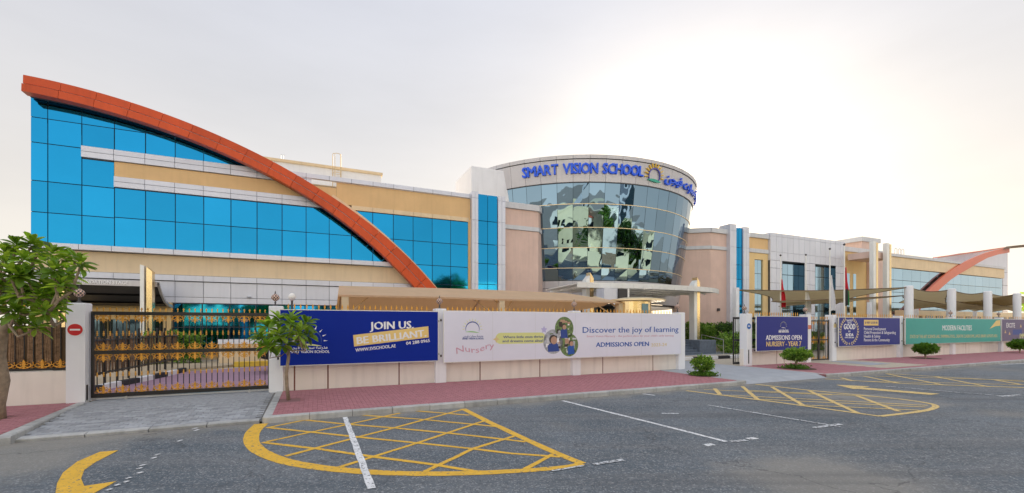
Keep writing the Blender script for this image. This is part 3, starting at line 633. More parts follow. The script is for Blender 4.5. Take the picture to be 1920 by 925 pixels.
def ornate_gate(label, u0, u1, z0, z1, v, mid, n):
    t = thing('sliding_gate', label, 'gate', ((u0 + u1) / 2, v, 0))
    part('bottom_rail', MB().box(u0, u1, v - .03, v + .03, z0, z0 + .10), 'black_metal', t)
    part('top_rail', MB().box(u0, u1, v - .03, v + .03, z1 - .09, z1), 'black_metal', t)
    part('middle_rail', MB().box(u0, u1, v - .028, v + .028, mid, mid + .09), 'black_metal', t)
    part('gate_stile', MB().box(u0, u0 + .06, v - .032, v + .032, z0, z1), 'black_metal', t)
    part('gate_stile', MB().box(u1 - .04, u1, v - .032, v + .032, z0, z1), 'black_metal', t)
    part('guide_track', MB().box(u0 - .0, u1 + .0, v - .05, v + .05, z0 - .045, z0 - .01), 'steel', t)
    st_ = (u1 - u0 - .1) / n; b = mesh_of('bar', MB().box(-.009, .009, -.009, .009, 0, 1), 'black_metal')
    for i in range(n):
        u = u0 + .05 + st_ * (i + .5)
        for a, c in ((z0 + .10, mid), (mid + .09, z1 - .09)): piece('bar', b, t, (u, v, a), sc3=(1, 1, c - a))
        piece('spear_tip', tip_m, t, (u, v, z1 + .005), sc3=(.8, 1, .45))
        if n < 40:
            piece('collar', coll, t, (u, v, z0 + .52)); piece('collar', coll, t, (u, v, mid + .46), sc3=(1, 1, 1.1))
        if i % 3 == 1:
            for zz_, up in ((z0 + .10, 1), (mid, -1), (mid + .09, 1), (z1 - .09, -1)): piece('scroll', scr, t, (u, v - .012, zz_), sc3=(st_ / .105, 1, up * 1.15))
        else:
            s_ = 1 if i % 3 == 0 else -1
            for zz_, up in ((z0 + .10, 1), (mid, -1), (mid + .09, 1), (z1 - .09, -1)): piece('curl', curl, t, (u, v - .012, zz_ + .005 * up), sc3=(s_, 1, up))
    return t
og = ornate_gate('wide black sliding gate with gold scrollwork across the paved ramp', -5.16, -1.2, 0.07, 2.26, WV + 0.16, 1.17, 30)
part('roller', MB().tube([(-4.45, WV + .09, .04), (-4.45, WV + .14, .04)], .04, 12), 'steel', og)
part('roller', MB().tube([(-1.7, WV + .09, .04), (-1.7, WV + .14, .04)], .04, 12), 'steel', og)

# pedestrian gate between the second and third walls
pg = thing('double_gate', 'narrow black double gate with gold scrolls between two white piers', 'gate', (24.2, WV + .1, 0))
leaf_w = 0.86
for k in range(2):
    a = 23.36 + k * (leaf_w + .03)
    f = MB(); v = WV + .1
    f.box(a, a + .05, v - .02, v + .02, .06, 2.2); f.box(a + leaf_w - .05, a + leaf_w, v - .02, v + .02, .06, 2.2)
    for z in (.06, 1.1, 2.1): f.box(a + .05, a + leaf_w - .05, v - .018, v + .018, z, z + .07)
    lf = part('gate_leaf', f, 'black_metal', pg)
    for i in range(5):
        u = a + .13 + i * .15
        piece('bar', bar_m, lf, (u, v, .1), sc3=(1, 1, 2.0 / 1.5))
        for zz_, up in ((.13, 1), (1.1, -1), (1.17, 1), (2.1, -1)): piece('scroll' if i == 2 else 'curl', scr if i == 2 else curl, lf, (u, v - .01, zz_), sc3=(.7 if i % 2 == 0 else -.7, 1, up))
        piece('spear_tip', tip_m, lf, (u, v, 2.2), sc3=(1, 1, .7))
part('gate_handle', MB().box(24.18, 24.26, WV + .04, WV + .08, .95, 1.2), 'black_metal', pg)
# the open leaf edge at the vehicle entrance
vg = thing('open_gate', 'black steel gate slid open behind the white pier with the round blue sign', 'gate', (18.3, WV + .5, 0))
f = MB(); v = WV + .42
f.box(18.22, 18.28, v - .02, v + .02, .04, 2.3); f.box(18.28, 23.0, v - .02, v + .02, .04, .14); f.box(18.28, 23.0, v - .02, v + .02, 2.2, 2.3); f.box(18.28, 23.0, v - .02, v + .02, 1.15, 1.24)
part('gate_frame', f, 'black_metal', vg)
for i in range(28): piece('bar', bar_m, vg, (18.4 + i * .165, v, .14), sc3=(1, 1, 2.06 / 1.5))

# ------------------------------------------------------------------ reed fence on the left wall
rf = thing('reed_fence', 'brown reed screen behind black bars on the low wall, left of the no-entry sign', 'fence', (-8, WV + .2, .78))
v = WV + .17
part('rail', MB().box(-12, -5.55, v - .02, v + .02, .80, .86), 'black_metal', rf); part('rail', MB().box(-12, -5.55, v - .02, v + .02, 2.22, 2.26), 'black_metal', rf)
part('end_post', MB().box(-5.62, -5.56, v - .03, v + .03, .78, 2.35), 'black_metal', rf)
rb = MB()
for k in range(9): rb.box(-.062 + k * .0155, -.048 + k * .0155, random.uniform(-.02, .0), random.uniform(.005, .02), random.uniform(0, .02), random.uniform(1.05, 1.16))
reed_m = [mesh_of('reed_bundle', rb, 'reed')]
part('backing_mat', MB().box(-12, -5.62, v + .06, v + .075, .84, 1.86), 'brown_edge', rf)
for i in range(38):
    u = -5.74 - i * .165
    piece('bar', bar_m, rf, (u, v, .8), sc3=(1, 1, 1.55 / 1.5)); piece('reed_bundle', reed_m[0], rf, (u - .08, v + .03, .84), ry=random.uniform(-.05, .05), sc3=(random.uniform(.8, 1.05), 1, random.uniform(.92, 1.0)))
    if i % 2 == 0: piece('scroll', scr, rf, (u, v - .02, .86), sc3=(1.3, 1, 1.2))
    else: piece('curl', curl, rf, (u, v - .02, .87), sc3=(1, 1, 1.0))
    piece('spear_tip', tip_m, rf, (u, v, 2.30), sc3=(1, 1, .6))
# reed fence and kerb inside the left gate
rf2 = thing('reed_fence', 'dark reed fence running back inside the black and gold gate', 'fence', (-6.2, 19, 0))
part('rail', MB().tube([(-6.1, 15.2, 1.45), (-5.5, 23.5, 1.45)], .03, 5), 'black_metal', rf2); part('rail', MB().tube([(-6.1, 15.2, .45), (-5.5, 23.5, .45)], .03, 5), 'black_metal', rf2)
for i in range(44):
    f_ = i / 43; u, v_ = -6.1 + .6 * f_, 15.2 + 8.3 * f_
    piece('reed_bundle', reed_m[0], rf2, (u - .04, v_, .38), rz=1.5, ry=random.uniform(-.03, .03), sc3=(1.0, 1, random.uniform(.95, 1.12)))
    if i % 4 == 0: piece('post', bar_m, rf2, (u, v_, 0), sc3=(3, 3, 1.2))
kb = struct('striped_kerb', MB().box(-6.6, -6.5, 15, 15.1, -.1, .01), 'kerb')
kk = [(-5.95, 14.9), (-5.85, 15.7), (-5.75, 16.6), (-5.6, 17.5), (-5.4, 18.4), (-5.25, 19.3), (-5.1, 20.2), (-5.0, 21.1), (-4.9, 21.9)]
kmesh = {c: mesh_of('kerb_stone', MB().box(0, 0.9, -.09, .09, 0, .17, b=.02), c) for c in ('white_kerb', 'black_kerb')}
for i in range(len(kk) - 1):
    a, b = kk[i], kk[i + 1]; d = math.hypot(b[0] - a[0], b[1] - a[1]); piece('kerb_stone', kmesh['white_kerb' if i % 2 == 0 else 'black_kerb'], kb, (*a, 0), rz=math.atan2(b[1] - a[1], b[0] - a[0]), sc3=(d / .9, 1, 1))
struct('planted_bed', MB().slab([(-8, 15), (-6.1, 15), (-5.2, 20), (-5.0, 22), (-3.4, 23.6), (12, 24.2), (12, 26.5), (-8, 26.5)], -.05, .10), 'sand')
yk = struct('yellow_kerb', MB().slab([(-3.4, 23.4), (12, 24.0), (12, 24.3), (-3.4, 23.7)], 0, .2), 'yellow_kerb')
ym = mesh_of('kerb_stone', MB().box(.004, .896, -.1, .1, 0, .235, b=.02), 'yellow_kerb')
for i in range(17): piece('kerb_stone', ym, yk, (-3.4 + i * .9, 23.5 + i * .035, 0), rz=.039)
pw = thing('planter_wall', 'low sand coloured wall with a white coping seen through the ornate gate', 'wall', (0, 25, 0))
part('wall', MB().box(-4.2, 9, 24.9, 25.1, .05, 1.0), 'cream_wall', pw); part('coping', MB().box(-4.25, 9, 24.85, 25.15, 1.0, 1.22), 'white_paint', pw)
# black and white kerb beyond the vehicle entrance
kb2 = struct('striped_kerb', MB().box(14.5, 14.7, 20.2, 20.3, -.1, .012), 'kerb')
for i in range(9):
    piece('kerb_stone', kmesh['black_kerb' if i % 2 == 0 else 'white_kerb'], kb2, (15.2 + i * .95, 17.9, 0.0), rz=0)

# ------------------------------------------------------------------ lamps on the piers
def pier_lamp(loc, label):
    t = thing('pier_lamp', label, 'lamp', loc, 'small ornate lanterns on the wall piers')
    part('lamp_base', MB().lathe([(.07, 0), (.07, .015), (.035, .04), (.018, .08), (.03, .10), (.014, .13), (.02, .15)], 12, loc), 'lamp_iron', t, smooth=True)
    part('lamp_globe', MB().lathe([(.03, .15), (.075, .18), (.105, .225), (.108, .27), (.085, .315), (.045, .345), (.025, .36)], 16, loc, mf=lambda i, j: (i + j) % 2), ['lamp_glass', 'lamp_iron'], t)
    part('finial', MB().lathe([(.03, .36), (.012, .38), (.016, .40), (.004, .45)], 8, loc), 'lamp_iron', t)
    return t
P0 = (-5.37, WV + .11, 2.46); pl = pier_lamp(P0, 'lantern with a pink and dark lattice globe on the pier above the no-entry sign')
for u, lb in ((-1.05, 'lantern on the white pier between the ornate gate and the blue banner'), (3.82, 'lantern on the pier between the blue banner and the white banner'), (9.12, 'lantern above the middle of the long white banner'),
              (14.40, 'lantern on the pier at the right end of the white banner'), (18.6, 'lantern on the pier with the round blue sign'), (23.14, 'lantern on the pier left of the narrow double gate'), (38.2, 'lantern on the pier rising above the green banner'), (45.2, 'lantern on the pier between the green and purple banners')):
    copy_thing(pl, (u, P0[1], 2.46), lb)
def globe_lamp(loc, h, label):
    t = thing('globe_lamp', label, 'lamp', loc)
    part('lamp_post', MB().tube([loc, (loc[0], loc[1], loc[2] + h)], .035, 8), 'lamp_iron', t)
    part('globe', MB().lathe([(.03, h - .02), (.09, h + .02), (.12, h + .09), (.12, h + .15), (.09, h + .22), (.03, h + .26)], 14, loc), 'globe', t, smooth=True)
globe_lamp((-0.75, 17.5, 0), 2.80, 'white globe lamp just right of the pier lantern by the ornate gate')
globe_lamp((16.1, 21, 0), 3.0, 'white globe lamp at the right end of the white banner')

# ------------------------------------------------------------------ banners
def banner(name_label, u0, u1, z0, z1, mats, v=14.05, frame='white_metal', seams=()):
    t = thing('banner', name_label, 'banner', ((u0 + u1) / 2, v, z0))
    part('face', MB().box(u0, u1, v, v + .035, z0, z1), mats, t)
    part('frame', MB().box(u0 - .02, u1 + .02, v + .005, v + .045, z1, z1 + .022).box(u0 - .02, u1 + .02, v + .005, v + .045, z0 - .022, z0).box(u0 - .022, u0, v + .005, v + .045, z0, z1).box(u1, u1 + .022, v + .005, v + .045, z0, z1), frame, t)
    for s in seams: part('seam', MB().box(s - .004, s + .004, v - .0015, v, z0, z1), 'print_grey', t)
    for u in (u0 + .3, (u0 + u1) / 2, u1 - .3): part('bracket', MB().box(u - .03, u + .03, v + .046, WV + .09, z0 - .03, z0 + .02), 'black_metal', t)
    for u in (u0 - .06, u1 + .06):
        for z in (z0 + .2, z1 - .3): part('clip', MB().box(u - .03, u + .02, WV - .10, WV - .08, z - .035, z + .035), 'black_metal', t)
    return t
BV = 14.05
def b_(px, py): return on(BV, px, py)
def sun_logo(mb_cb, v, cx, cz, R, mats, parent, rays=9, spike=True, swoosh=True, a0=0.0, a1=math.pi, arc_w=.14):
    arc, ry, sw = mats; n = 24
    mb = MB()
    for i in range(n):
        t0, t1 = a0 - .3 + (a1 - a0 + .6) * i / n, a0 - .3 + (a1 - a0 + .6) * (i + 1) / n
        w0 = arc_w * R * math.sin(math.pi * (i + .3) / (n + .6)) + .02 * R; w1 = arc_w * R * math.sin(math.pi * (i + 1.3) / (n + .6)) + .02 * R
        mb.prism([(cx + R * math.cos(t0), cz + R * math.sin(t0)), (cx + R * math.cos(t1), cz + R * math.sin(t1)), (cx + (R + w1) * math.cos(t1), cz + (R + w1) * math.sin(t1)), (cx + (R + w0) * math.cos(t0), cz + (R + w0) * math.sin(t0))], v - .003, v - .0005)
    part('sun_arc', mb, arc, parent)
    mb = MB()
    for i in range(rays):
        a = a0 + .02 + (a1 - a0 - .04) * i / (rays - 1); r0, r1, hw = R * 1.24, R * 1.62, .065 * R
        c, s = math.cos(a), math.sin(a); mb.prism([(cx + r0 * c - hw * s, cz + r0 * s + hw * c), (cx + r0 * c + hw * s, cz + r0 * s - hw * c), (cx + r1 * c, cz + r1 * s)], v - .003, v - .0005)
    part('sun_rays', mb, ry, parent)
    if swoosh:
        mb = MB(); n = 14; top = []; bot = []
        for i in range(n + 1):
            x = -1.05 + 2.1 * i / n; y = -.42 + .10 * math.cos(x * 1.6 + .6); th = .16 * (1 - (x / 1.08) ** 2) + .01; top.append((cx + R * x, cz + R * (y + th / 2))); bot.append((cx + R * x, cz + R * (y - th / 2)))
        for i in range(n): mb.prism([bot[i], bot[i + 1], top[i + 1], top[i]], v - .0045, v - .003)
        part('swoosh', mb, sw, parent)
# 1: blue
b1 = banner('deep blue banner reading JOIN US. BE BRILLIANT. on the wall by the small tree', -0.9, 3.67, .755, 2.345, 'blue_vinyl')
sun_logo(None, BV, ou(BV, 581), on(BV, 581, 640)[1], .30, ('print_navy', 'print_white', 'print_lime'), b1)
mb = MB(); write(mb, 'JOIN US.', BV, b_(694, 618.5), b_(775, 616), .235, bold=.035); part('lettering', mb, 'print_white', b1)
mb = MB(); q = [b_(664, 650), b_(804, 633), b_(803, 612), b_(662, 628.5)]; mb.prism(q, BV - .006, BV - .0045); part('yellow_bar', mb, 'print_yellow', b1)
mb = MB(); write(mb, 'BE BRILLIANT.', BV - .0065, b_(670, 646), b_(799, 631), .215, bold=.035); part('lettering', mb, 'print_white', b1)
mb = MB(); write(mb, 'WWW.SVSCHOOL.AE', BV, b_(667, 660), b_(742, 651.5), .10, bold=.02); write(mb, '04 288 0965', BV, b_(762, 647), b_(806, 641.5), .10, bold=.02)
write(mb, AR, BV, b_(543, 655.5), b_(614, 654), .10, bold=.012); write(mb, 'SMART VISION SCHOOL', BV, b_(539, 662.5), b_(618, 662), .078, bold=.02); part('lettering', mb, 'print_white', b1)
# 2: white nursery banner
b2 = banner('long pale white banner reading Discover the joy of learning', 3.88, 14.25, .69, 2.375, 'white_vinyl', frame='white_metal', seams=(5.6, 7.25, 8.95, 10.4, 12.1))
lg = on(BV, 886, 618); sun_logo(None, BV, lg[0], lg[1], .235, ('print_navy', 'print_lime', 'print_green'), b2, rays=11)
mb = MB(); write(mb, AR, BV, b_(868.5, 632.5), b_(906, 632), .07, bold=.012); write(mb, 'SMART VISION SCHOOL', BV, b_(867, 637), b_(907, 636.6), .06, bold=.03); part('lettering', mb, 'print_navy', b2)
mb = MB(); write(mb, 'Nursery', BV, b_(856, 664), b_(927, 655), .21, bold=.0, wave=lambda a: .05 * math.sin(a * 9)); part('lettering', mb, 'print_rose', b2)
def pill(cx0, cx1, z0, z1, v0, v1):
    r = (z1 - z0) / 2; cz = (z0 + z1) / 2; return MB().prism([(cx1 - r + r * math.cos(a), cz + r * math.sin(a)) for a in [-math.pi / 2 + math.pi * k / 8 for k in range(9)]] + [(cx0 + r + r * math.cos(a), cz + r * math.sin(a)) for a in [math.pi / 2 + math.pi * k / 8 for k in range(9)]], v0, v1)
za, zb = on(BV, 980, 644.5)[1], on(BV, 980, 624)[1]
part('lime_pill', pill(ou(BV, 929), ou(BV, 1023), za, zb, BV - .002, BV - .0005), 'print_lime', b2)
mb = MB(); write(mb, 'Where little ones thrive', BV - .0025, b_(943.5, 634.5), b_(1018, 633.5), .085, bold=.015); write(mb, 'and dreams come alive!', BV - .0025, b_(942, 642), b_(1018, 641), .085, bold=.015); part('lettering', mb, 'print_navy', b2)
def star(cx, cz, R, n=4, k=.42):
    return [(cx + (R if i % 2 == 0 else R * k) * math.cos(math.pi / 2 + math.pi * i / n), cz + (R if i % 2 == 0 else R * k) * math.sin(math.pi / 2 + math.pi * i / n)) for i in range(2 * n)]
c = b_(930.5, 636.5); part('spark', MB().prism(star(*c, .13), BV - .005, BV - .0025), 'print_gold', b2)
c = b_(1020, 618.5); part('star', MB().prism(star(*c, .14, 5, .5), BV - .002, BV - .0005), 'print_lilac', b2)
mb = MB(); write(mb, 'Discover the joy of learning', BV, b_(1092.5, 624.5), b_(1272, 622.5), .225, bold=.01); write(mb, 'ADMISSIONS OPEN', BV, b_(1117.5, 651), b_(1216.5, 649), .175, bold=.03); part('lettering', mb, 'print_blue', b2)
mb = MB(); write(mb, 'Smart Vision Nursery - the perfect place for your child\'s early learning', BV, b_(1100, 632.5), b_(1263, 631), .075, bold=-.002); part('lettering', mb, 'print_rose', b2)
mb = MB(); write(mb, '2023-24', BV, b_(1221, 650), b_(1250, 649), .13, bold=.006); part('lettering', mb, 'print_gold', b2)
# three round photographs of children at play
def disc(cx, cz, R, v, n=28, sq=1.0): return MB().prism([(cx + R * math.cos(2 * math.pi * k / n), cz + R * sq * math.sin(2 * math.pi * k / n)) for k in range(n)], v - .0015, v)
def photo(px, py, R, back, shirt, face_s=.32, dx=0, low='print_street', sc_=1.0):
    c = b_(px, py); pr = part('round_photo', disc(c[0], c[1], R, BV - .0005, sq=1.08), back, b2)
    def clipc(poly): return [(x, z) if math.hypot(x - c[0], (z - c[1]) / 1.08) < R * .97 else (c[0] + (x - c[0]) * R * .97 / math.hypot(x - c[0], (z - c[1]) / 1.08), c[1] + (z - c[1]) * R * .97 / math.hypot(x - c[0], (z - c[1]) / 1.08)) for x, z in poly]
    rnd = random.Random(px)
    for k in range(26):                                        # blurred blocks of background
        x, z = c[0] + rnd.uniform(-.6, .6) * R, c[1] + rnd.uniform(-.6, .7) * R; w_, h_ = rnd.uniform(.06, .26) * R, rnd.uniform(.05, .24) * R
        part('photo_print', MB().prism(clipc([(x - w_, z - h_), (x + w_, z - h_), (x + w_, z + h_), (x - w_, z + h_)]), BV - .0025 - k * .00012, BV - .002), rnd.choice([low, 'print_olive', back, 'print_grey', 'print_hair', 'print_white', 'print_skin']), pr)
    hx, hz = c[0] + dx, c[1] + R * .1; fr = R * face_s
    part('photo_print', MB().prism(clipc([(hx - fr * 1.7, c[1] - R * .9), (hx + fr * 1.7, c[1] - R * .9), (hx + fr * 1.2, hz - fr * .95), (hx + fr * .5, hz - fr * .5), (hx - fr * .5, hz - fr * .5), (hx - fr * 1.9, hz - fr * 1.3)]), BV - .0065, BV - .006), shirt, pr)
    part('photo_print', disc(hx - fr * .22, hz + fr * .32, fr * 1.15, BV - .0065), 'print_hair', pr)
    part('photo_print', disc(hx, hz + fr * .05, fr * .92, BV - .0085, sq=1.1), 'print_skin', pr)
    0 and part('photo_print', MB().prism(clipc([(hx - fr * 2.2, hz - fr * 2.0), (hx - fr * 1.2, hz - fr * 2.2), (hx + fr * 1.3, hz - fr * 1.6), (hx + fr * 1.2, hz - fr * 1.3), (hx - fr * 1.4, hz - fr * 1.6)]), BV - .0090, BV - .0087), 'print_skin', pr)
photo(1058, 616, .40, 'print_olive', 'print_navy', .22)
photo(1037.5, 641, .42, 'print_street', 'print_navy', .34, dx=.02)
photo(1067, 647, .40, 'print_olive', 'print_blue', .22, dx=.1)
# 3: admissions
b3 = banner('dark blue banner reading ADMISSIONS OPEN NURSERY - YEAR 7 behind a round bush', 18.98, 22.78, .69, 2.325, 'navy_vinyl')
lg = on(BV, 1469, 612.5); sun_logo(None, BV, lg[0], lg[1], .165, ('navy_vinyl', 'print_lime', 'print_white'), b3, rays=11)
mb = MB(); write(mb, 'ADMISSIONS OPEN', BV, b_(1436, 638), b_(1503, 637.4), .235, bold=.02); part('lettering', mb, 'print_white', b3); mb = MB(); write(mb, AR, BV, b_(1460, 620.4), b_(1478, 620.3), .09); write(mb, 'SMART VISION SCHOOL', BV, b_(1460, 624), b_(1479, 623.8), .085, bold=.03); part('lettering', mb, 'print_white', b3)
mb = MB(); write(mb, 'NURSERY - YEAR 7', BV, b_(1437, 650), b_(1502, 648.8), .235, bold=.02); part('lettering', mb, 'print_yellow', b3)
# 4: rating
b4 = banner('navy banner with a gold laurel wreath round the words GOOD BY KHDA', 25.4, 31.3, .79, 2.32, 'navy_vinyl')
cw = on(BV, 1592.5, 621); mb = MB()
for s in (-1, 1):
    for i in range(13):
        a = math.radians(-78 + i * 11.5); x, z = cw[0] + s * .80 * math.cos(a), cw[1] + .70 * math.sin(a); tx, tz = -math.sin(a) * s, math.cos(a)
        for side in (-1, 1):
            ang = math.atan2(tz, tx) + side * .6; ux, uz = math.cos(ang), math.sin(ang); L_ = .16; wd = .036
            mb.prism([(x, z), (x + ux * L_ * .5 - uz * wd, z + uz * L_ * .5 + ux * wd), (x + ux * L_, z + uz * L_), (x + ux * L_ * .5 + uz * wd, z + uz * L_ * .5 - ux * wd)], BV - .002, BV - .0005)
mb.prism(star(cw[0], cw[1] - .68, .08, 5, .45), BV - .002, BV - .0005)
part('laurel_wreath', mb, 'print_gold', b4)
mb = MB()
write(mb, 'GOOD', BV, b_(1582.3, 617.8), b_(1603.5, 617.8), .29, bold=.035); write(mb, 'KHDA', BV, b_(1586, 631), b_(1600, 631), .17, bold=.035); write(mb, 'BY', BV, b_(1591, 623.3), b_(1594.8, 623.3), .09, bold=.02)
write(mb, 'RATED', BV, b_(1588, 603.3), b_(1598, 603.3), .11, bold=.01); write(mb, 'OVERALL', BV, b_(1589, 606.8), b_(1597, 606.8), .06); write(mb, 'SCHOOL INSPECTION', BV, b_(1584, 634.3), b_(1601, 634.3), .06)
for k, s in enumerate(('Personal Development', 'Child Protection & Safeguarding', 'Health & Safety', 'Parents & the Community')): write(mb, s, BV, b_(1620, 619.3 + k * 7.0), b_((1661, 1679.5, 1650.5, 1668)[k], 619.6 + k * 6.85), .165, bold=.0)
part('lettering', mb, 'print_white', b4)
za, zb = on(BV, 1633, 610.6)[1], on(BV, 1633, 600)[1]
part('yellow_bar', MB().box(ou(BV, 1620), ou(BV, 1647), BV - .002, BV - .0005, za, zb), 'print_yellow', b4)
mb = MB(); write(mb, '& VERY GOOD IN', BV - .0025, (ou(BV, 1622), za + .1), (ou(BV, 1645), za + .1), .12, bold=.01); part('lettering', mb, 'navy_vinyl', b4)
# 5: green
b5 = banner('long green banner reading MODERN FACILITIES with a yellow dart at its right end', 31.95, 44.35, .775, 2.325, 'green_vinyl')
mb = MB(); write(mb, 'MODERN FACILITIES', BV, b_(1767, 619.8), b_(1822, 619.6), .33, bold=.008); part('lettering', mb, 'print_white', b5)
mb = MB(); write(mb, 'STATE OF THE ART SCIENCE LABS, SWIMMING POOL, CREATIVE CLASSROOMS, LARGE LIBRARY & SPORTS AREA', BV, b_(1706, 634.5), b_(1870, 632.5), .20, bold=.0); part('lettering', mb, 'print_gold', b5)
mb = MB(); mb.prism([b_(1855.5, 617), b_(1868, 601.5), b_(1875.3, 600.2), b_(1875.6, 611), b_(1866, 612)], BV - .002, BV - .0005); part('dart', mb, 'print_yellow', b5)
# 6: purple
b6 = banner('grey-purple banner reading EXCITE beyond the green banner', 44.6, 56.5, .775, 2.325, 'purple_vinyl')
mb = MB(); write(mb, 'EXCITE', BV, b_(1887, 614.5), b_(1903, 614.5), .34, bold=.008); part('lettering', mb, 'print_white', b6)
mb = MB(); write(mb, 'EMPOWER', BV, b_(1912, 634.5), b_(1932, 634), .34, bold=.01); part('lettering', mb, 'print_lime', b6)
for px, py in ((1914, 612), (1885, 623), (1893, 626)): c = b_(px, py); part('spark', MB().prism(star(*c, .16, 3, .4), BV - .002, BV - .0005), 'print_yellow', b6)
c0, c1 = b_(1899, 628), b_(1916, 618); part('tint_patch', MB().box(c0[0], c1[0], BV - .002, BV - .0005, c0[1], c1[1]), 'print_navy', b6)
# ------------------------------------------------------------------ small signs on the piers
def rsign(label, cu, cz, R, ring, inner, bar=True, v=WV - .085):
    t = thing('round_sign', label, 'sign', (cu, v, cz - R))
    mb = MB(); n = 32
    def d(r, a, b): return MB().prism([(cu + r * math.cos(2 * math.pi * k / n), cz + r * math.sin(2 * math.pi * k / n)) for k in range(n)], a, b)
    part('plate', d(R, v - .006, v), ring, t); part('disc', d(R * .93, v - .009, v - .006), inner, t)
    return t
cu, cz = on(WV - .085, 141, 618.5)
rs = rsign('round red no-entry sign with a white bar on the left gate pier', cu, cz, .155, 'print_white', 'sign_red')
part('white_bar', MB().box(cu - .095, cu + .095, WV - .099, WV - .094, cz - .02, cz + .02), 'print_white', rs)
cu, cz = on(WV - .085, 1412.3, 612)
rs2 = rsign('small round blue sign on the pier left of the admissions banner', cu - .3, cz, .15, 'print_white', 'sign_blue')
part('white_print', MB().box(cu - .37, cu - .23, WV - .099, WV - .094, cz - .015, cz + .03), 'print_white', rs2)
for k, (px, py, m) in enumerate(((1518, 613.5, 'orange_far'), (1566, 611, 'print_gold'), (1566.5, 620, 'print_grey'))):
    a, z = on(WV - .085, px, py)
    single('notice_plate', MB().box(a - .12, a + .12, WV - .095, WV - .082, z - .1, z + .1), m, ('small orange notice on the pier left of the double gate', 'small gold notice plate, upper of two right of the double gate', 'small grey notice plate, lower of two right of the double gate')[k], 'sign')
# ================================================================== LEFT GLAZED WING
FV = 28.67
BAY = 1.264
US = [-12.47, -11.85] + [-10.59 + BAY * k for k in range(17)]        # joint lines along the facade
lw = thing('glazed_wing', 'long wing of blue mirror glass and sand coloured bands left of the round tower', 'building', (-1.5, FV, 0))
part('mass', MB().box(-12.2, 9.8, FV + .35, FV + 16, -.1, 10.45), 'cream_wall', lw)
part('backing', MB().box(-12.45, 9.62, FV + .065, FV + .11, 3.0, 10.3), 'dark_joint', lw)
AV = 27.75
def crv(pts, s, x0, y0, v=AV): return [on(v, x0 + s * x, y0 + s * y) for x, y in pts]
A1, A2 = (.4324, 0, 100), (.3783, 400, 250)
top_c = crv([(90, 83), (225, 115), (350, 145), (475, 180), (590, 217), (700, 258), (808, 297), (908, 337), (1003, 380)], *A1) + crv([(92, 38), (195, 88), (297, 142), (388, 197), (480, 250), (565, 305), (643, 365), (733, 410), (808, 465), (880, 530), (943, 590), (1002, 652), (1060, 715), (1105, 765)], *A2)
mid_c = crv([(90, 123), (220, 153), (345, 182), (468, 213), (583, 253), (695, 288), (795, 325), (897, 367), (990, 407)], *A1) + crv([(80, 65), (182, 118), (280, 168), (372, 222), (463, 275), (547, 328), (627, 385), (708, 440), (780, 498), (850, 555), (915, 617), (975, 680), (1030, 740)], *A2)
bot_c = crv([(90, 158), (215, 187), (340, 213), (460, 245), (575, 283), (685, 318), (790, 355), (887, 392), (980, 437)], *A1) + crv([(65, 97), (165, 150), (265, 195), (355, 245), (445, 300), (527, 355), (607, 410), (680, 467), (753, 525), (822, 583), (888, 643), (945, 705), (1000, 765)], *A2)
fit = lambda c: np.polyfit([p[0] for p in c], [p[1] for p in c], 4)
ft, fm_, fb = fit(top_c), fit(mid_c), fit(bot_c)
AX0, AX1 = -12.38, 7.6
zt, zm, zb_ = (lambda u: float(np.polyval(ft, u))), (lambda u: float(np.polyval(fm_, u))), (lambda u: float(np.polyval(fb, u)))
arch = thing('orange_arch', 'long orange panelled arch sweeping down across the blue glass of the left wing', 'arch', (-2.5, 27.9, 0))
# joint stations: equal arc length along the middle groove, continued to the ground
S = [AX0]; u = AX0
acc = 0
while u < 9.4:
    du = .02; acc += math.hypot(du, zm(u + du) - zm(u)); u += du
    if acc > 1.30: S.append(u); acc = 0
def normal(fn, u): d = (fn(u + .05) - fn(u - .05)) / .1; l = math.hypot(1, d); return (-d / l, 1 / l)
def off(fn, u, k):
    n_ = normal(fn, u); return (u + n_[0] * k, fn(u) + n_[1] * k)
wt = {}
def ribbon(u, side):                           # points across the arch at station u, from the upper edge to the lower edge
    n_ = normal(zm, u); z = zm(u); w1 = .40 + .12 * min(1, max(0, u / 5)); w0 = w1
    return (u + n_[0] * side * (w1 if side > 0 else w0), z + n_[1] * side * (w1 if side > 0 else w0))
for i in range(len(S) - 1):
    for side in (1, -1):
        n = 4; a, c = S[i] + .008, S[i + 1] - .008; us = [a + (c - a) * k / n for k in range(n + 1)]
        if side > 0: inner = [off(zm, q, .02) for q in us]; outer = [ribbon(q, 1) for q in us]
        else: inner = [off(zm, q, -.045) for q in us]; outer = [ribbon(q, -1) for q in us]
        mb = MB(); v0 = AV + .10 if side > 0 else AV
        for k in range(n): mb.prism([inner[k], inner[k + 1], outer[k + 1], outer[k]] if side > 0 else [outer[k], outer[k + 1], inner[k + 1], inner[k]], v0, v0 + .5)
        part('arch_panel', mb, 'orange_panel', arch)
mb = MB(); us = [AX0 + (9.3 - AX0) * k / 60 for k in range(61)]
for k in range(60): mb.prism([off(zm, us[k], -.34), off(zm, us[k + 1], -.34), off(zm, us[k + 1], .34), off(zm, us[k], .34)], AV + .30, AV + .85)
part('arch_core', mb, 'dark_joint', arch)
mb = MB()
for k in range(60): mb.prism([off(zm, us[k], -.045), off(zm, us[k + 1], -.045), off(zm, us[k + 1], .02), off(zm, us[k], .02)], AV + .16, AV + .29)
part('arch_groove', mb, 'light_coping', arch)
# end cap at the tip and tan back flange on the lower right flank
part('arch_flange', (lambda mb: ([mb.prism([off(zm, us[k], .38), off(zm, us[k + 1], .38), off(zm, us[k + 1], .70), off(zm, us[k], .70)], AV + .62, AV + .86) for k in range(36, 60)], mb)[1])(MB()), 'cream_wall', arch)
under = lambda u: zm(u) - .25
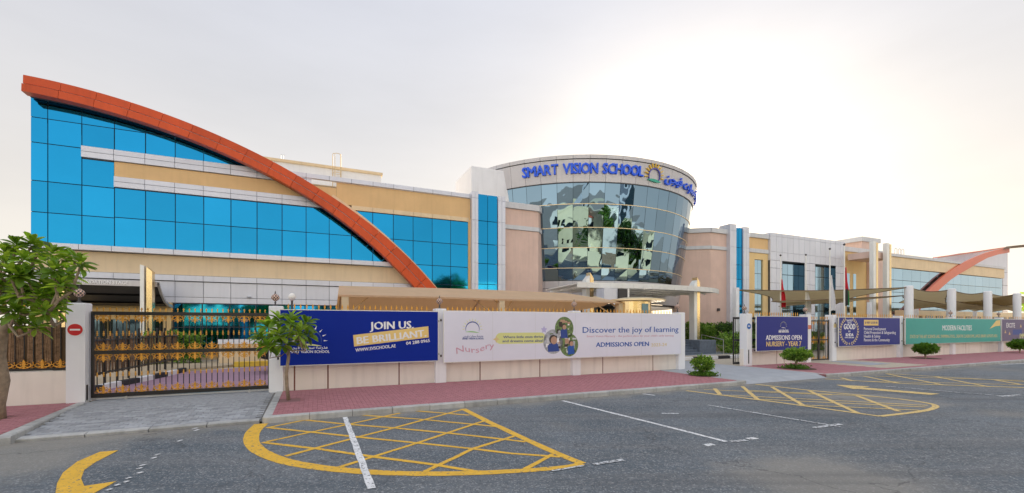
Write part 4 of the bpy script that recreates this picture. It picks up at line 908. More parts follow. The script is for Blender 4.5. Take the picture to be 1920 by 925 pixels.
# upper glass sail above the roof line, clipped by the arch
ZU = [10.85, 11.94, 12.95, 14.2]
part('screen_backing', (lambda mb: ([mb.prism([(a, 10.3), (a + .5, 10.3), (a + .5, max(10.31, under(a + .5) - .05)), (a, max(10.31, under(a) - .05))], FV + .05, FV + .3) for a in np.arange(-12.45, -1.5, .5) if under(a) > 10.5], mb)[1])(MB()), 'dark_joint', lw)
grid('glass_pane', lw, US[2:], ZU, FV, 'blue_glass', top=under); grid('glass_pane', lw, US[:3], [10.73] + ZU[1:], FV, 'blue_glass', top=under)
# left column bays run the full height
grid('glass_pane', lw, US[:3], [5.90, 7.38, 8.89, 10.73], FV, 'blue_glass')
grid('glass_pane', lw, US[2:4], [5.90, 7.38, 8.89, 10.22], FV, 'blue_glass')
L0, LR = US[3], US[11]                       # the bands start one bay in; the arch crosses about US[11]
grid('glass_pane', lw, US[3:13], [5.90, 7.42, 8.92], FV, 'blue_glass', top=lambda u: zm(u) - .3)
# right of the arch: three rows of glass
grid('glass_pane', lw, US[12:], [3.2, 4.63, 5.88, 7.42, 8.99], FV + .006, 'blue_glass', skip=lambda i, j: j < 2 and zm(US[13 + i]) > (4.63, 5.88)[j] + .6)
# bands
def band(z0, z1, ua, ub, proud=.12, split=None, m='silver_panel', lines=US):
    ls = [ua] + [q for q in lines if ua + .05 < q < ub - .05] + [ub]
    zs = [z0, split, z1] if split else [z0, z1]
    grid('band_panel', lw, ls, zs, FV - proud, m, gap=.016, d=proud + .06)
    part('band_backing', MB().box(ua + .01, ub - .01, FV - proud + .03, FV + .05, z0 + .01, z1 - .01), 'dark_joint', lw)
band(10.27, 10.84, US[2], US[10] + .3, split=10.56)
band(8.94, 9.49, US[3], US[11] + .3, split=9.22)
band(10.62, 10.90, US[9], 9.75, proud=.16)
part('wall', MB().box(US[3], US[11] + .4, FV - .02, FV + .06, 9.51, 10.25), 'ochre_wall', lw)
part('wall', MB().box(US[11] + .41, 9.75, FV - .02, FV + .06, 9.30, 10.60), 'ochre_wall', lw)
ls = [q for q in US if q > 1.9]
for i in range(len(ls) - 1): part('lintel_panel', MB().box(ls[i] + .008, ls[i + 1] - .008, FV - .05, FV + .2, 9.02, 9.29), 'cream_wall', lw)
part('jamb', MB().box(9.60, 9.80, FV - .05, FV + .25, 3.0, 9.29), 'ochre_wall', lw)
band(5.62, 5.90, -12.62, 4.9, proud=.35)
part('wall', MB().box(-12.3, 5.9, FV - .02, FV + .06, 4.60, 5.60), 'cream_wall', lw)
band(4.27, 4.58, -12.3, 5.9, proud=.16)
grid('cladding_panel', lw, [-12.3] + US[1:15], [3.10, 3.42, 4.25], FV - .06, 'silver_panel', gap=.02, d=.1)
part('backing', MB().box(-12.25, 6.9, FV, FV + .05, .3, 4.26), 'dark_joint', lw)
grid('glass_pane', lw, [-4.33 + BAY * k for k in range(-2, 9)], [.5, 1.8, 3.08], FV - .03, 'blue_glass', gap=.05)
part('entrance_wall', MB().box(-12.3, -6.9, FV - .3, FV - .02, 0, 3.1), 'yellow_wall', lw)
for k in range(4): part('door_leaf', MB().box(-10.2 + k * .75, -9.5 + k * .75, FV - .36, FV - .31, .05, 2.2), 'dark_glass', lw)
part('dish', MB().lathe([(.02, 0), (.09, .03), (.12, .09), (.10, .12)], 10, (-3.4, FV - .12, 3.42)), 'print_grey', lw)
# roof plant room with cage ladder behind the parapet
pr = thing('roof_plant_room', 'white plant room on the roof behind the orange arch', 'building', (1.5, 35, 10.4))
part('wall', MB().box(-3.5, 4.4, 33, 39, 10.4, 12.82), 'white_paint', pr); part('coping', MB().box(-3.6, 4.5, 32.9, 39.1, 12.82, 13.0), 'cream_wall', pr)
rl = thing('cage_ladder', 'tan cage ladder standing up from the roof against the plant room', 'ladder', (1.4, 32.7, 10.6))
for u_ in (1.12, 1.66): part('side_rail', MB().tube([(u_, 32.7, 10.6), (u_, 32.7, 13.6), (u_, 32.95, 13.75)], .028, 6), 'tan_steel', rl)
part('side_rail', MB().tube([(1.25, 32.3, 12.0), (1.25, 32.3, 13.7)], .02, 6), 'tan_steel', rl); part('side_rail', MB().tube([(1.6, 32.3, 12.0), (1.6, 32.3, 13.7)], .02, 6), 'tan_steel', rl)
for z in (11.2, 11.5, 11.8, 12.1, 12.4, 12.7): part('rung', MB().tube([(1.12, 32.7, z), (1.66, 32.7, z)], .015, 5), 'tan_steel', rl)
for z in (12.4, 13.7): part('cage_hoop', MB().tube([(1.12, 32.7, z), (1.14, 32.4, z), (1.39, 32.25, z), (1.64, 32.4, z), (1.66, 32.7, z)], .022, 5), 'tan_steel', rl)
for u_ in (-2.0, -1.85): single('roof_pipe', MB().tube([(u_ - .1, 33.2, 12.9), (u_ - .1, 33.2, 13.35), (u_ - .02, 33.2, 13.4)], .03, 6), 'steel', 'short bent pipe on the plant room roof, ' + ('left' if u_ < -1.9 else 'right') + ' of a close pair', 'pipe')

# silver piers with the narrow glass strip, left of the tower
def strip(label, ua, ub, uc, ud, zt_, glassm):
    t = thing('stair_tower', label, 'building', ((ua + ud) / 2, FV, 0))
    for a, c, dz in ((ua, ub, .12), (uc, ud, 0)):
        w_ = (c - a) / 2
        grid('pier_panel', t, [a, a + w_, c], [-.05, 1.7, 3.2, 4.72, 6.17, 7.5, 9.1, 10.6, zt_ + dz], FV - .42, 'silver_panel', gap=.02, d=.06)
        part('pier_core', MB().box(a + .03, c - .03, FV - .38, FV + .8, -.05, zt_ + dz - .02), 'silver_panel', t)
    part('backing', MB().box(ub, uc, FV + .02, FV + .1, -.05, 10.95), 'dark_joint', t)
    grid('glass_pane', t, [ub, (ub + uc) / 2, uc], [-.05, 1.7, 3.2, 4.74, 6.17, 7.51, 9.11, 10.95], FV - .30, glassm)
    return t
strip('narrow blue glass strip between two silver piers, left of the round tower', ou(FV - .42, 885), ou(FV - .42, 897), ou(FV - .42, 934), ou(FV - .42, 948), 10.95, 'blue_glass')
strip('narrow glass strip between two grey piers, right of the round tower', ou(FV - .42, 1369), ou(FV - .42, 1381), ou(FV - .42, 1394), ou(FV - .42, 1405), 11.1, 'blue_glass')
# ------------------------------------------------------------------ round entrance tower
CU, CV = 23.0, 37.24
def R_(z): return 11.6 - .15 * (14.25 - z)
A_ = math.degrees(ALPHA)
def cp(deg, z, dr=0.0):
    p = math.radians(deg - A_); r = R_(z) + dr; return (CU + r * math.sin(p), CV - r * math.cos(p), z)
tw = thing('round_tower', 'round entrance tower of mirrored glass flaring outwards under a grey band with blue letters', 'building', (CU, CV, 0))
D0, D1 = -42, 96
def cone_panel(name, d0, d1, z0, z1, m, parent, gz=.012, gd=.10, thick=.06, dr=0.0, bow=0.0):
    a, b, c, d = cp(d0 + gd, z0 + gz, dr), cp(d1 - gd, z0 + gz, dr), cp(d1 - gd, z1 - gz, dr), cp(d0 + gd, z1 - gz, dr)
    nn = (Vector(b) - Vector(a)).cross(Vector(d) - Vector(a)).normalized() * -thick
    q = [Vector(x) + nn for x in (a, b, c, d)]
    if bow:                                       # panes sit very slightly out of true, each its own way
        k = [Vector((0, 0, 0))] * 4; n0 = nn.normalized(); k = [n0 * random.uniform(-bow, bow) for _ in range(4)]
        a, b, c, d = [tuple(Vector(p) + k[i]) for i, p in enumerate((a, b, c, d))]
    mb = MB(); mb.quad(a, b, c, d); mb.quad(*[tuple(x) for x in (q[3], q[2], q[1], q[0])])
    P = (a, b, c, d)
    for i in range(4): j = (i + 1) % 4; mb.quad(P[j], P[i], tuple(q[i]), tuple(q[j]))
    return part(name, mb, m, parent)
ZR = [5.30, 6.23, 7.73, 9.19, 10.88, 12.37]
for k, dg in enumerate(range(D0, D1, 6)):
    for j in range(5): cone_panel('glass_pane', dg, dg + 6, ZR[j], ZR[j + 1], 'teal_glass', tw, gz=.018, gd=.06, bow=.011)
    cone_panel('fascia_panel', dg, dg + 6, 12.42, 14.0, 'grey_panel', tw, gd=.05, dr=.05)
    cone_panel('coping_panel', dg, dg + 6, 14.02, 14.3, 'grey_panel', tw, gd=.05, dr=.12, thick=.35)
    cone_panel('skirt_panel', dg, dg + 6, 4.72, 5.28, 'grey_panel', tw, gd=.05, dr=.04)
    cone_panel('skirt_panel', dg, dg + 6, 3.55, 4.70, 'grey_panel', tw, gd=.05, dr=.12)
def ring(name, z0, z1, dr0, dr1, m, d0=D0, d1=D1, step=3):
    mb = MB()
    for dg in range(d0, d1, step):
        a, b, c, d = cp(dg, z0, dr1), cp(dg + step, z0, dr1), cp(dg + step, z1, dr1), cp(dg, z1, dr1)
        e_, f_, g_, h_ = cp(dg, z0, dr0), cp(dg + step, z0, dr0), cp(dg + step, z1, dr0), cp(dg, z1, dr0)
        mb.quad(a, b, c, d); mb.quad(h_, g_, f_, e_); mb.quad(d, c, g_, h_); mb.quad(b, a, e_, f_)
        if dg == d0: mb.quad(a, d, h_, e_)
        if dg + step >= d1: mb.quad(b, f_, g_, c)
    return part(name, mb, m, tw)
ring('wall_core', 3.6, 14.2, -.4, -.08, 'dark_joint')
for z in ZR[1:5]: ring('transom', z - .022, z + .022, -.02, .045, 'gold_trim', step=6)
ring('shadow_gap', 12.36, 12.43, -.02, .03, 'dark_joint')
mb = MB(); mb.slab([cp(dg, 14.2, -.5)[:2] for dg in range(-60, 300, 10)], 13.6, 13.9); part('roof', mb, 'light_coping', tw)
mb = MB(); mb.slab([cp(dg, 4, -.3)[:2] for dg in range(-60, 300, 10)], 3.42, 3.56); part('soffit', mb, 'dark_soffit', tw)
mb = MB(); mb.slab([cp(dg, 3, -2.6)[:2] for dg in range(-60, 300, 6)], .6, 3.45); part('lobby_wall', mb, 'lobby_glass', tw)
for dg in range(-36, 96, 12): p = cp(dg, 3, -2.5); part('lobby_mullion', MB().box(p[0] - .05, p[0] + .05, p[1] - .05, p[1] + .05, .6, 3.45), 'dark_joint', tw)
mb = MB(); mb.slab([cp(dg, 3, -.2)[:2] for dg in range(-60, 300, 6)], -.1, .62); part('podium', mb, 'step_stone', tw)
# end wall of the flared band where it meets the white block
part('end_panel', MB().quad(cp(D0, 12.38, .1), cp(D0, 14.3, .12), cp(D0, 14.3, -2.5), cp(D0, 12.38, -2.5)), 'grey_panel', tw)
# letters standing on the band
def theta_of(px, z=13.4, dr=.1):
    lo, hi = -42.0, 88.0
    for _ in range(40):
        m_ = (lo + hi) / 2; u_, v_, _z = cp(m_, z, dr); x = u_ * DX - v_ * DY; y = u_ * DY + v_ * DX
        if 960 + F * x / y < px: lo = m_
        else: hi = m_
    return lo
def on_cone(name, glyph, d0, d1, z0, h, m, depth=.14, dr=.07, bold=.05, parent=None, xr=None):
    vs_, fs = glyph; xs = [q[0] for q in vs_]; x0, x1 = (min(xs), max(xs)) if xr is None else xr
    mb = MB()
    def fn(q):
        dg = d0 + (q[0] - x0) / (x1 - x0) * (d1 - d0); z = z0 + q[1] * h / .70; return cp(dg, z, dr + depth * (q[2] + .5))
    for k, (s_, t_) in enumerate(((-.034, -.026), (.034, -.026), (0, 0), (-.034, .026), (.034, .026))):          # heavy strokes: laid down side by side, each a hair proud
        mb.add(vs_, fs, lambda q: (lambda r: cp(r[0] + s_ * h * dgm_, r[1], dr + depth * (q[2] + .5) - k * .0015))((d0 + (q[0] - x0) / (x1 - x0) * (d1 - d0), z0 + q[1] * h / .70 + t_ * h)))
    return part(name, mb, m, parent)
dgm_ = 180 / math.pi / 11.4
sg = thing('letter_sign', 'raised blue letters reading SMART VISION SCHOOL on the grey band of the tower', 'sign', cp(0, 13, .1))
txt = 'SMART VISION SCHOOL'
adv = []; x = 0
for ch in txt:
    if ch == ' ': x += .40; adv.append(None); continue
    gph = text_geo(ch, 0.0, .5); xs = [q[0] for q in gph[0]]; wd = (max(xs) - min(xs)) * (1.22 if ch == 'M' else 1.0) + .06; adv.append((x, x + wd, gph)); x += wd + .075
tot_w = x - .075; T0, T1 = theta_of(980), theta_of(1205.5)
for q in adv:
    if q: on_cone('letter', q[2], T0 + (T1 - T0) * q[0] / tot_w, T0 + (T1 - T0) * q[1] / tot_w, 12.99, .70, 'letter_blue', parent=sg)
sa = thing('arabic_sign', 'raised blue Arabic lettering on the right of the tower band, past the sun emblem', 'sign', cp(45, 13, .1))
T2, T3 = theta_of(1247.5), 76
gph = text_geo(AR, 0.0, .5); on_cone('lettering', gph, T2, T3, 12.95, .62, 'letter_blue', parent=sa)
se = thing('sun_emblem', 'sun emblem with yellow rays, navy arc and green swoosh on the tower band', 'sign', cp(35, 13, .1))
ec = (theta_of(1208) + theta_of(1245)) / 2; dgm = 180 / math.pi / 11.4
def disc_pts(): pass
def flat(name, polys, m, depth, dr=.07):
    mb = MB()
    for poly in polys:
        k = len(mb.v); n = len(poly)
        for d_ in (dr + depth, dr): mb.v += [cp(ec + x * dgm, 13.16 + z, d_) for x, z in poly]
        mb.f += [tuple(range(k, k + n)), tuple(range(k + 2 * n - 1, k + n - 1, -1))] + [(k + (i + 1) % n, k + i, k + n + i, k + n + (i + 1) % n) for i in range(n)]; mb.m += [0] * (n + 2)
    return part(name, mb, m, se)
pl_ = []; n = 20
for i in range(n):
    t0, t1 = -.55 + (math.pi + 1.1) * i / n, -.55 + (math.pi + 1.1) * (i + 1) / n; R0 = .50; w0, w1 = .02 + .06 * math.sin(math.pi * i / n), .02 + .06 * math.sin(math.pi * (i + 1) / n)
    pl_.append([(R0 * 1.05 * math.cos(t0), R0 * math.sin(t0)), (R0 * 1.05 * math.cos(t1), R0 * math.sin(t1)), ((R0 + w1) * 1.05 * math.cos(t1), (R0 + w1) * math.sin(t1)), ((R0 + w0) * 1.05 * math.cos(t0), (R0 + w0) * math.sin(t0))])
flat('sun_arc', pl_, 'sun_navy', .10)
for i in range(11):
    a = -.12 + (math.pi + .24) * i / 10; c_, s_ = math.cos(a), math.sin(a); flat('sun_ray', [[(.62 * c_ - .035 * s_, .62 * s_ + .035 * c_), (.62 * c_ + .035 * s_, .62 * s_ - .035 * c_), (.93 * c_ + .025 * s_, .93 * s_ - .025 * c_), (.93 * c_ - .025 * s_, .93 * s_ + .025 * c_)]], 'sun_yellow', .10)
pl_ = []
for i in range(12):
    x0, x1 = -.62 + 1.24 * i / 12, -.62 + 1.24 * (i + 1) / 12; th_ = lambda x: .11 * (1 - (x / .64) ** 2) + .01; y_ = lambda x: -.33 + .04 * math.cos(x * 3 + .8)
    pl_.append([(x0, y_(x0) - th_(x0)), (x1, y_(x1) - th_(x1)), (x1, y_(x1) + th_(x1) * .6), (x0, y_(x0) + th_(x0) * .6)])
flat('swoosh', pl_, 'sun_green', .12)
# white block rising behind the left end of the band
wb = thing('white_block', 'plain white block standing behind the left end of the tower band', 'building', (13, 34, 0))
part('wall', MB().box(ou(31, 884), 20, 31, 35, 10.2, 13.8), 'white_paint', wb)

# ------------------------------------------------------------------ pink wings either side of the tower
def chamfer_wing(label, pts, name='pink_wing', wall='pink_wall', m2='light_coping'):
    t = thing(name, label, 'building', (sum(p[0] for p in pts) / len(pts), pts[0][1], 0))
    def seg(nm, z0, z1, proud, m):
        for (a, b) in zip(pts[:-1], pts[1:]):
            d = Vector((b[0] - a[0], b[1] - a[1])).normalized(); nn = Vector((d.y, -d.x))
            q = [(a[0] + nn.x * proud, a[1] + nn.y * proud), (b[0] + nn.x * proud, b[1] + nn.y * proud), (b[0] - nn.x * .5, b[1] - nn.y * .5), (a[0] - nn.x * .5, a[1] - nn.y * .5)]
            part(nm, MB().slab(q, z0, z1), m, t)
    seg('wall', -.1, 8.78, 0, wall); seg('band', 8.80, 9.10, .09, m2); seg('wall', 9.12, 10.28, 0, wall); seg('coping', 10.30, 10.72, .14, m2)
    return t
chamfer_wing('pink rendered wall with grey bands left of the round tower', [(12.33, FV), (15.05, FV), (17.4, 31.4)])
chamfer_wing('pink rendered wall with grey bands right of the round tower', [(30.0, 30.6), (32.6, FV), (35.45, FV)])
single('wall_light', MB().box(33.4, 33.6, FV - .18, FV - .002, 3.2, 3.45, b=.03), 'lamp_iron', 'small dark wall light on the pink wall right of the tower', 'lamp')
# ------------------------------------------------------------------ cream bay and silver clad block
cb = thing('cream_bay', 'cream bay with a tall narrow window between the grey piers and the silver block', 'building', (39, FV, 0))
ua, ub = ou(FV, 1405) - .1, ou(FV, 1440); wa, wb_ = ou(FV, 1415), ou(FV, 1431)
part('wall', MB().box(ua, wa, FV, FV + .4, -.1, 8.85), 'yellow_wall', cb); part('wall', MB().box(wb_, ub, FV, FV + .4, -.1, 8.85), 'yellow_wall', cb); part('wall', MB().box(wa + .002, wb_ - .002, FV, FV + .4, 8.24, 8.85), 'yellow_wall', cb)
part('band', MB().box(ua, ub, FV - .09, FV + .4, 8.87, 9.24), 'light_coping', cb); part('wall', MB().box(ua, ub, FV, FV + .4, 9.26, 10.28), 'ochre_wall', cb); part('coping', MB().box(ua, ub, FV - .14, FV + .4, 10.30, 10.72), 'light_coping', cb)
part('backing', MB().box(wa, wb_, FV + .2, FV + .3, -.05, 8.24), 'dark_joint', cb)
grid('window_pane', cb, [wa + .02, (wa + wb_) / 2, wb_ - .02], [-.05, 2.4, 3.9, 5.4, 6.9, 8.22], FV + .12, 'pale_glass')
sb_ = thing('silver_block', 'flat silver clad block with two dark recessed windows right of the tower', 'building', (46.4, FV, 0))
cols = [40.34 + 12.13 * k / 14 for k in range(15)]; rows = [-.05, 1.6, 3.0, 4.55, 6.05, 7.50, 8.25, 9.07, 10.60, 10.95]
W1 = (ou(FV, 1466.5), ou(FV, 1504)); W2 = (ou(FV, 1528), ou(FV, 1560)); WT = 8.2
W1 = tuple(min(cols, key=lambda q: abs(q - w_)) for w_ in W1); W2 = tuple(min(cols, key=lambda q: abs(q - w_)) for w_ in W2)
inw = lambda u: W1[0] - .01 < u < W1[1] or W2[0] - .01 < u < W2[1]
grid('cladding_panel', sb_, cols, rows, FV - .25, 'silver_panel', gap=.03, d=.06, skip=lambda i, j: rows[j + 1] <= 8.3 and inw((cols[i] + cols[i + 1]) / 2))
for a, c in ((40.36, W1[0] - .02), (W1[1] + .02, W2[0] - .02), (W2[1] + .02, 52.45)): part('wall', MB().box(a, c, FV - .20, FV + .5, -.1, 8.24), 'dark_joint', sb_)
part('wall', MB().box(40.36, 52.45, FV - .20, FV + 12, 8.26, 10.93), 'silver_panel', sb_)
for a, c in (W1, W2):
    part('window_backing', MB().box(a, c, FV + .42, FV + .5, -.05, 8.24), 'dark_joint', sb_)
    n = 4; grid('window_pane', sb_, [a + (c - a) * k / n for k in range(n + 1)], [-.05, 1.4, 3.4, 5.2, 7.0, 8.22], FV + .34, 'pale_glass', gap=.05)
    part('window_reveal', MB().box(c - .012, c + .018, FV - .26, FV + .4, -.05, 8.24), 'dark_glass', sb_); part('window_reveal', MB().box(a - .018, a + .012, FV - .26, FV + .4, -.05, 8.24), 'dark_glass', sb_)
    part('window_head', MB().box(a, c, FV - .245, FV + .4, 8.22, 8.25), 'dark_joint', sb_)
# ------------------------------------------------------------------ far right wing
fw = thing('far_wing', 'far right wing in cream with a long strip of grey glass below its roof', 'building', (72, FV, 0))
part('wall', MB().box(52.5, 60.5, FV, FV + .5, -.1, 10.0), 'yellow_wall', fw); part('coping', MB().box(52.5, 60.5, FV - .15, FV + .5, 10.0, 10.5), 'light_coping', fw)
for px in (1590, 1602):
    a, c = ou(FV, px - 2.6), ou(FV, px + 2.6); part('window_pane', MB().box(a, c, FV - .03, FV - .005, 3.0, 7.6), 'pale_glass', fw)
part('wall', MB().box(60.5, 91.4, FV - .1, FV + .5, 8.72, 10.0), 'cream_wall', fw); part('coping', MB().box(60.5, 91.4, FV - .25, FV + .5, 10.02, 10.34), 'light_coping', fw)
part('backing', MB().box(60.5, 91.4, FV + .25, FV + .3, -.1, 8.7), 'dark_joint', fw)
grid('glass_pane', fw, [60.6 + 2.05 * k for k in range(16)], [3.2, 4.6, 5.85, 7.3, 8.68], FV + .1, 'pale_glass', gap=.04)
grid('cladding_panel', fw, [60.6 + 2.05 * k for k in range(16)], [-.05, 1.6, 3.18], FV + .05, 'silver_panel', gap=.04)
part('mass', MB().box(53, 91, FV + .6, FV + 15, -.1, 10.0), 'cream_wall', fw)
pk = thing('pink_block', 'pink wall block with a grey coping behind the flat portico', 'building', (60, 31, 0))
part('wall', MB().box(ou(29.5, 1614), ou(29.5, 1645), 29.4, 33, -.1, 11.6), 'pink_wall', pk); part('coping', MB().box(ou(29.5, 1612), ou(29.5, 1647), 29.25, 33.2, 11.6, 12.1), 'light_coping', pk)
part('low_wall', MB().box(ou(FV, 1634) - 1, ou(FV, 1652), FV - .35, FV - .02, -.1, 9.3), 'pink_wall', pk)
po = thing('portico', 'flat pink-brown slab roof of the portico carried on two tall pale columns', 'portico', (54.5, 27.3, 0))
part('roof_slab', MB().slab([(52.7, 26.1), (56.4, 26.1), (56.4, 28.3), (52.7, 28.3)], 8.95, 9.6), 'pink_wall', po)
for px in (1632, 1657):
    a, b = ray(px); v = 26.0; u_ = v * a / b
    part('column', MB().box(u_ - .35, u_ + .1, v - .45, v - .08, -.05, 10.5), 'white_metal', po); part('column', MB().box(u_ + .14, u_ + .5, v - .45, v - .08, -.05, 10.4), 'gold_column', po)
rb_ = thing('roof_box', 'low white lift housing on the roof of the far wing', 'building', (70, 36, 10))
part('wall', MB().box(ou(36, 1700), ou(36, 1742), 36, 40, 10, 11.7), 'light_coping', rb_); part('coping', MB().box(ou(36, 1698), ou(36, 1744), 35.8, 40.2, 11.7, 12.0), 'light_coping', rb_)
# sail wall and second arch at the far right
sw_ = thing('sail_wall', 'pale grey triangular sail wall behind the far orange arch', 'wall', (85, 30.2, 0))
q = lambda px, py: on(30.2, px, py)
poly = [q(1740, 600), q(1889.5, 600), q(1889.5, 464), q(1850, 470.5), q(1800, 475), q(1758, 483), q(1740, 500)]
part('wall', MB().prism(poly[::-1] if False else poly, 30.2, 30.6), 'silver_panel', sw_)
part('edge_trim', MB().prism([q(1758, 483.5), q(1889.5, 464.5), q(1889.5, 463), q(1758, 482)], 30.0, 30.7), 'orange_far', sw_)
for k in range(1, 5):
    z = 2 + k * 2.0; part('joint', MB().box(q(1768, 500)[0], q(1889, 500)[0], 30.185, 30.199, z, z + .04), 'dark_joint', sw_)
for k in range(6):
    z_ = q(1780 + k * 20, 500)[0]; part('joint', MB().box(z_ - .03, z_ + .03, 30.184, 30.198, 0, 9.5), 'dark_joint', sw_)
X7 = lambda pts: [on(28.3, 1720 + .173 * x, 440 + .173 * y) for x, y in pts]
tp = X7([(1000, 140), (880, 163), (760, 193), (640, 240), (530, 292), (440, 340), (360, 395), (270, 462), (190, 535), (110, 610), (40, 680), (-40, 760), (-120, 850), (-180, 930)])
bt = X7([(1000, 195), (880, 215), (760, 253), (660, 308), (560, 368), (460, 425), (360, 492), (280, 562), (200, 635), (130, 705), (60, 780), (-10, 860), (-60, 930), (-110, 1010)])
fa = thing('orange_arch', 'distant orange arch curving up to the right across the far wing', 'arch', (80, 27.6, 0))
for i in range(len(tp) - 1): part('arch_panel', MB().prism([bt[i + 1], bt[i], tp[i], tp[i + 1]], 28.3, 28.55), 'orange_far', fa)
single('awning', MB().prism([on(27.6, 1893, 466), on(27.6, 1960, 460), on(27.6, 1960, 455), on(27.6, 1900, 461)], 27.6, 28.3), 'brown_edge', 'thin brown shade blade running right from the tip of the far arch', 'awning')
rr = thing('roof_rail', 'small bent rail standing on the roof edge of the far wing', 'rail', (*at(1685, 470, 50)[:2], 10.3))
for px_ in (1679, 1686, 1692):
    a_, z_ = on(29.5, px_, 466); part('rail_hoop', MB().tube([(a_ - .2, 29.5, 10.3), (a_ - .2, 29.5, 11.2), (a_ + .1, 29.5, 11.35), (a_ + .35, 29.5, 11.2), (a_ + .35, 29.5, 10.3)], .05, 5), 'steel', rr)
# far block beyond
fb_ = thing('far_block', 'cream building behind the white columns at the far right', 'building', (100, 31, 0))
part('wall', MB().box(60, 140, 26.5, 27.4, -.1, 3.6), 'cream_wall', fb_)
for k in range(22): part('window_pane', MB().box(62 + k * 2.4, 63.6 + k * 2.4, 26.44, 26.49, 1.0, 3.0), 'dark_glass', fb_)

# ================================================================== CANOPIES
# glass entrance canopy on gold columns
gc = thing('entrance_canopy', 'white and glass entrance canopy in front of the round tower', 'canopy', (20, 23, 0))
fr = [(14.4, 22.35), (16.5, 21.9), (18.7, 21.5), (20.5, 21.35), (22.3, 21.45), (24.2, 21.7), (25.6, 22.1), (26.9, 22.9)]
fine = spl(fr, 3)
for i in range(len(fine) - 1):
    a, b = fine[i], fine[i + 1]; part('fascia_panel', MB().slab([a, (b[0] - .012, b[1]), (b[0] - .012, b[1] + .08), (a[0], a[1] + .08)], 4.18, 4.50), 'canopy_panel', gc)
part('roof', MB().slab([(p[0], p[1] + .1) for p in fine] + [(26.5, 27.4), (15.0, 27.4)], 4.40, 4.47), 'canopy_panel', gc)
for i in range(1, len(fine) - 1, 2):
    a = fine[i]; part('rafter', MB().slab([(a[0] - .03, a[1] + .1), (a[0] + .03, a[1] + .1), (20 + (a[0] - 20) * .9 + .03, 27.2), (20 + (a[0] - 20) * .9 - .03, 27.2)], 4.22, 4.38), 'white_metal', gc)
for k in range(3):
    pts = [(p[0] * .96 + .8, p[1] + 1.0 + k * 1.4, 4.2) for p in fine]; part('purlin', MB().tube(pts, .04, 5), 'white_metal', gc)
for px, t_, base in ((1107, 27.2, 0), (1308, 30.0, .9)):
    a, b = ray(px); u_, v_ = a * t_, b * t_
    c_ = thing('blade_column', 'gold and white blade column at the %s end of the entrance canopy' % ('left' if px < 1200 else 'right'), 'column', (u_, v_, base))
    part('blade', MB().prism([(u_ - .30, base), (u_ - .04, base), (u_ - .04, 5.0), (u_ - .30, 4.7)], v_, v_ + .45), 'white_metal', c_); part('blade', MB().prism([(u_ + .02, base), (u_ + .28, base), (u_ + .28, 4.85), (u_ + .02, 5.2)], v_ + .05, v_ + .5), 'gold_column', c_)
    part('gold_lining', MB().box(u_ - .04, u_ + .02, v_ + .12, v_ + .4, base, 4.9), 'gold_paint', c_)
bx = thing('canopy_box', 'grey box sign case below the left part of the entrance canopy', 'sign', (17, 21.4, 0))
a0, a1 = ou(21.3, 1140), ou(21.3, 1176)
part('case', MB().box(a0 + .8, a1, 21.3, 22.2, 3.2, 4.1), 'dark_soffit', bx); part('side', MB().box(a0 - .2, a0 + .78, 21.4, 22.2, 3.3, 4.12), 'silver_panel', bx); part('edge', MB().box(a1 + .01, a1 + .12, 21.25, 22.2, 3.15, 4.12), 'white_metal', bx)
bo = thing('security_booth', 'round golden security booth behind the right part of the white banner', 'booth', (15.2, 18.4, 0))
part('drum', MB().lathe([(.92, 0), (.92, 3.12)], 28, (15.2, 18.3, 0)), 'gold_column', bo, smooth=False); part('roof', MB().lathe([(1.0, 3.12), (1.45, 3.16), (1.45, 3.24), (.8, 3.34)], 28, (15.45, 18.3, 0)), 'gold_trim', bo)
part('window', MB().box(15.0, 15.4, 17.36, 17.40, 1.2, 3.0), 'dark_glass', bo)
# foundation stage canopy
fs_ = thing('porch_canopy', 'dark canopy with pale letters FOUNDATION STAGE and a curved lower end behind the left gate', 'canopy', (-9, 27, 0))
part('fascia', MB().box(-13.5, -6.95, 26.25, 26.35, 3.76, 4.0), 'grey_panel', fs_)
cur = [(26.3, 3.98), (26.75, 3.55), (27.3, 3.2), (27.9, 3.02), (FV - .1, 2.94)]
mb = MB()
for i in range(4):
    (v0, z0), (v1, z1) = cur[i], cur[i + 1]
    k = len(mb.v); mb.v += [(-6.96, v0, z0), (-6.96, v1, z1), (-6.86, v1, z1), (-6.86, v0, z0), (-6.96, v0, z0 - .14), (-6.96, v1, z1 - .14), (-6.86, v1, z1 - .14), (-6.86, v0, z0 - .14)]
    mb.f += [tuple(k + j for j in f) for f in ((0, 1, 2, 3), (7, 6, 5, 4), (3, 2, 6, 7), (1, 0, 4, 5))]; mb.m += [0] * 4
part('end_fin', mb, 'grey_panel', fs_)
mb = MB()
for i in range(4):
    (v0, z0), (v1, z1) = cur[i], cur[i + 1]; mb.quad((-13.5, v0 + .03, z0 - .22), (-6.97, v0 + .03, z0 - .22), (-6.97, v1, z1 - .13), (-13.5, v1, z1 - .13)); mb.quad((-13.5, v1, z1 - .05), (-6.97, v1, z1 - .05), (-6.97, v0 + .03, z0 - .02), (-13.5, v0 + .03, z0 - .02))
part('soffit', mb, 'dark_soffit', fs_)
mb = MB(); write(mb, 'FOUNDATION STAGE', 26.24, on(26.24, 141, 531), on(26.24, 240, 533.6), .15, bold=.015, th=.03); part('lettering', mb, 'print_white', fs_)
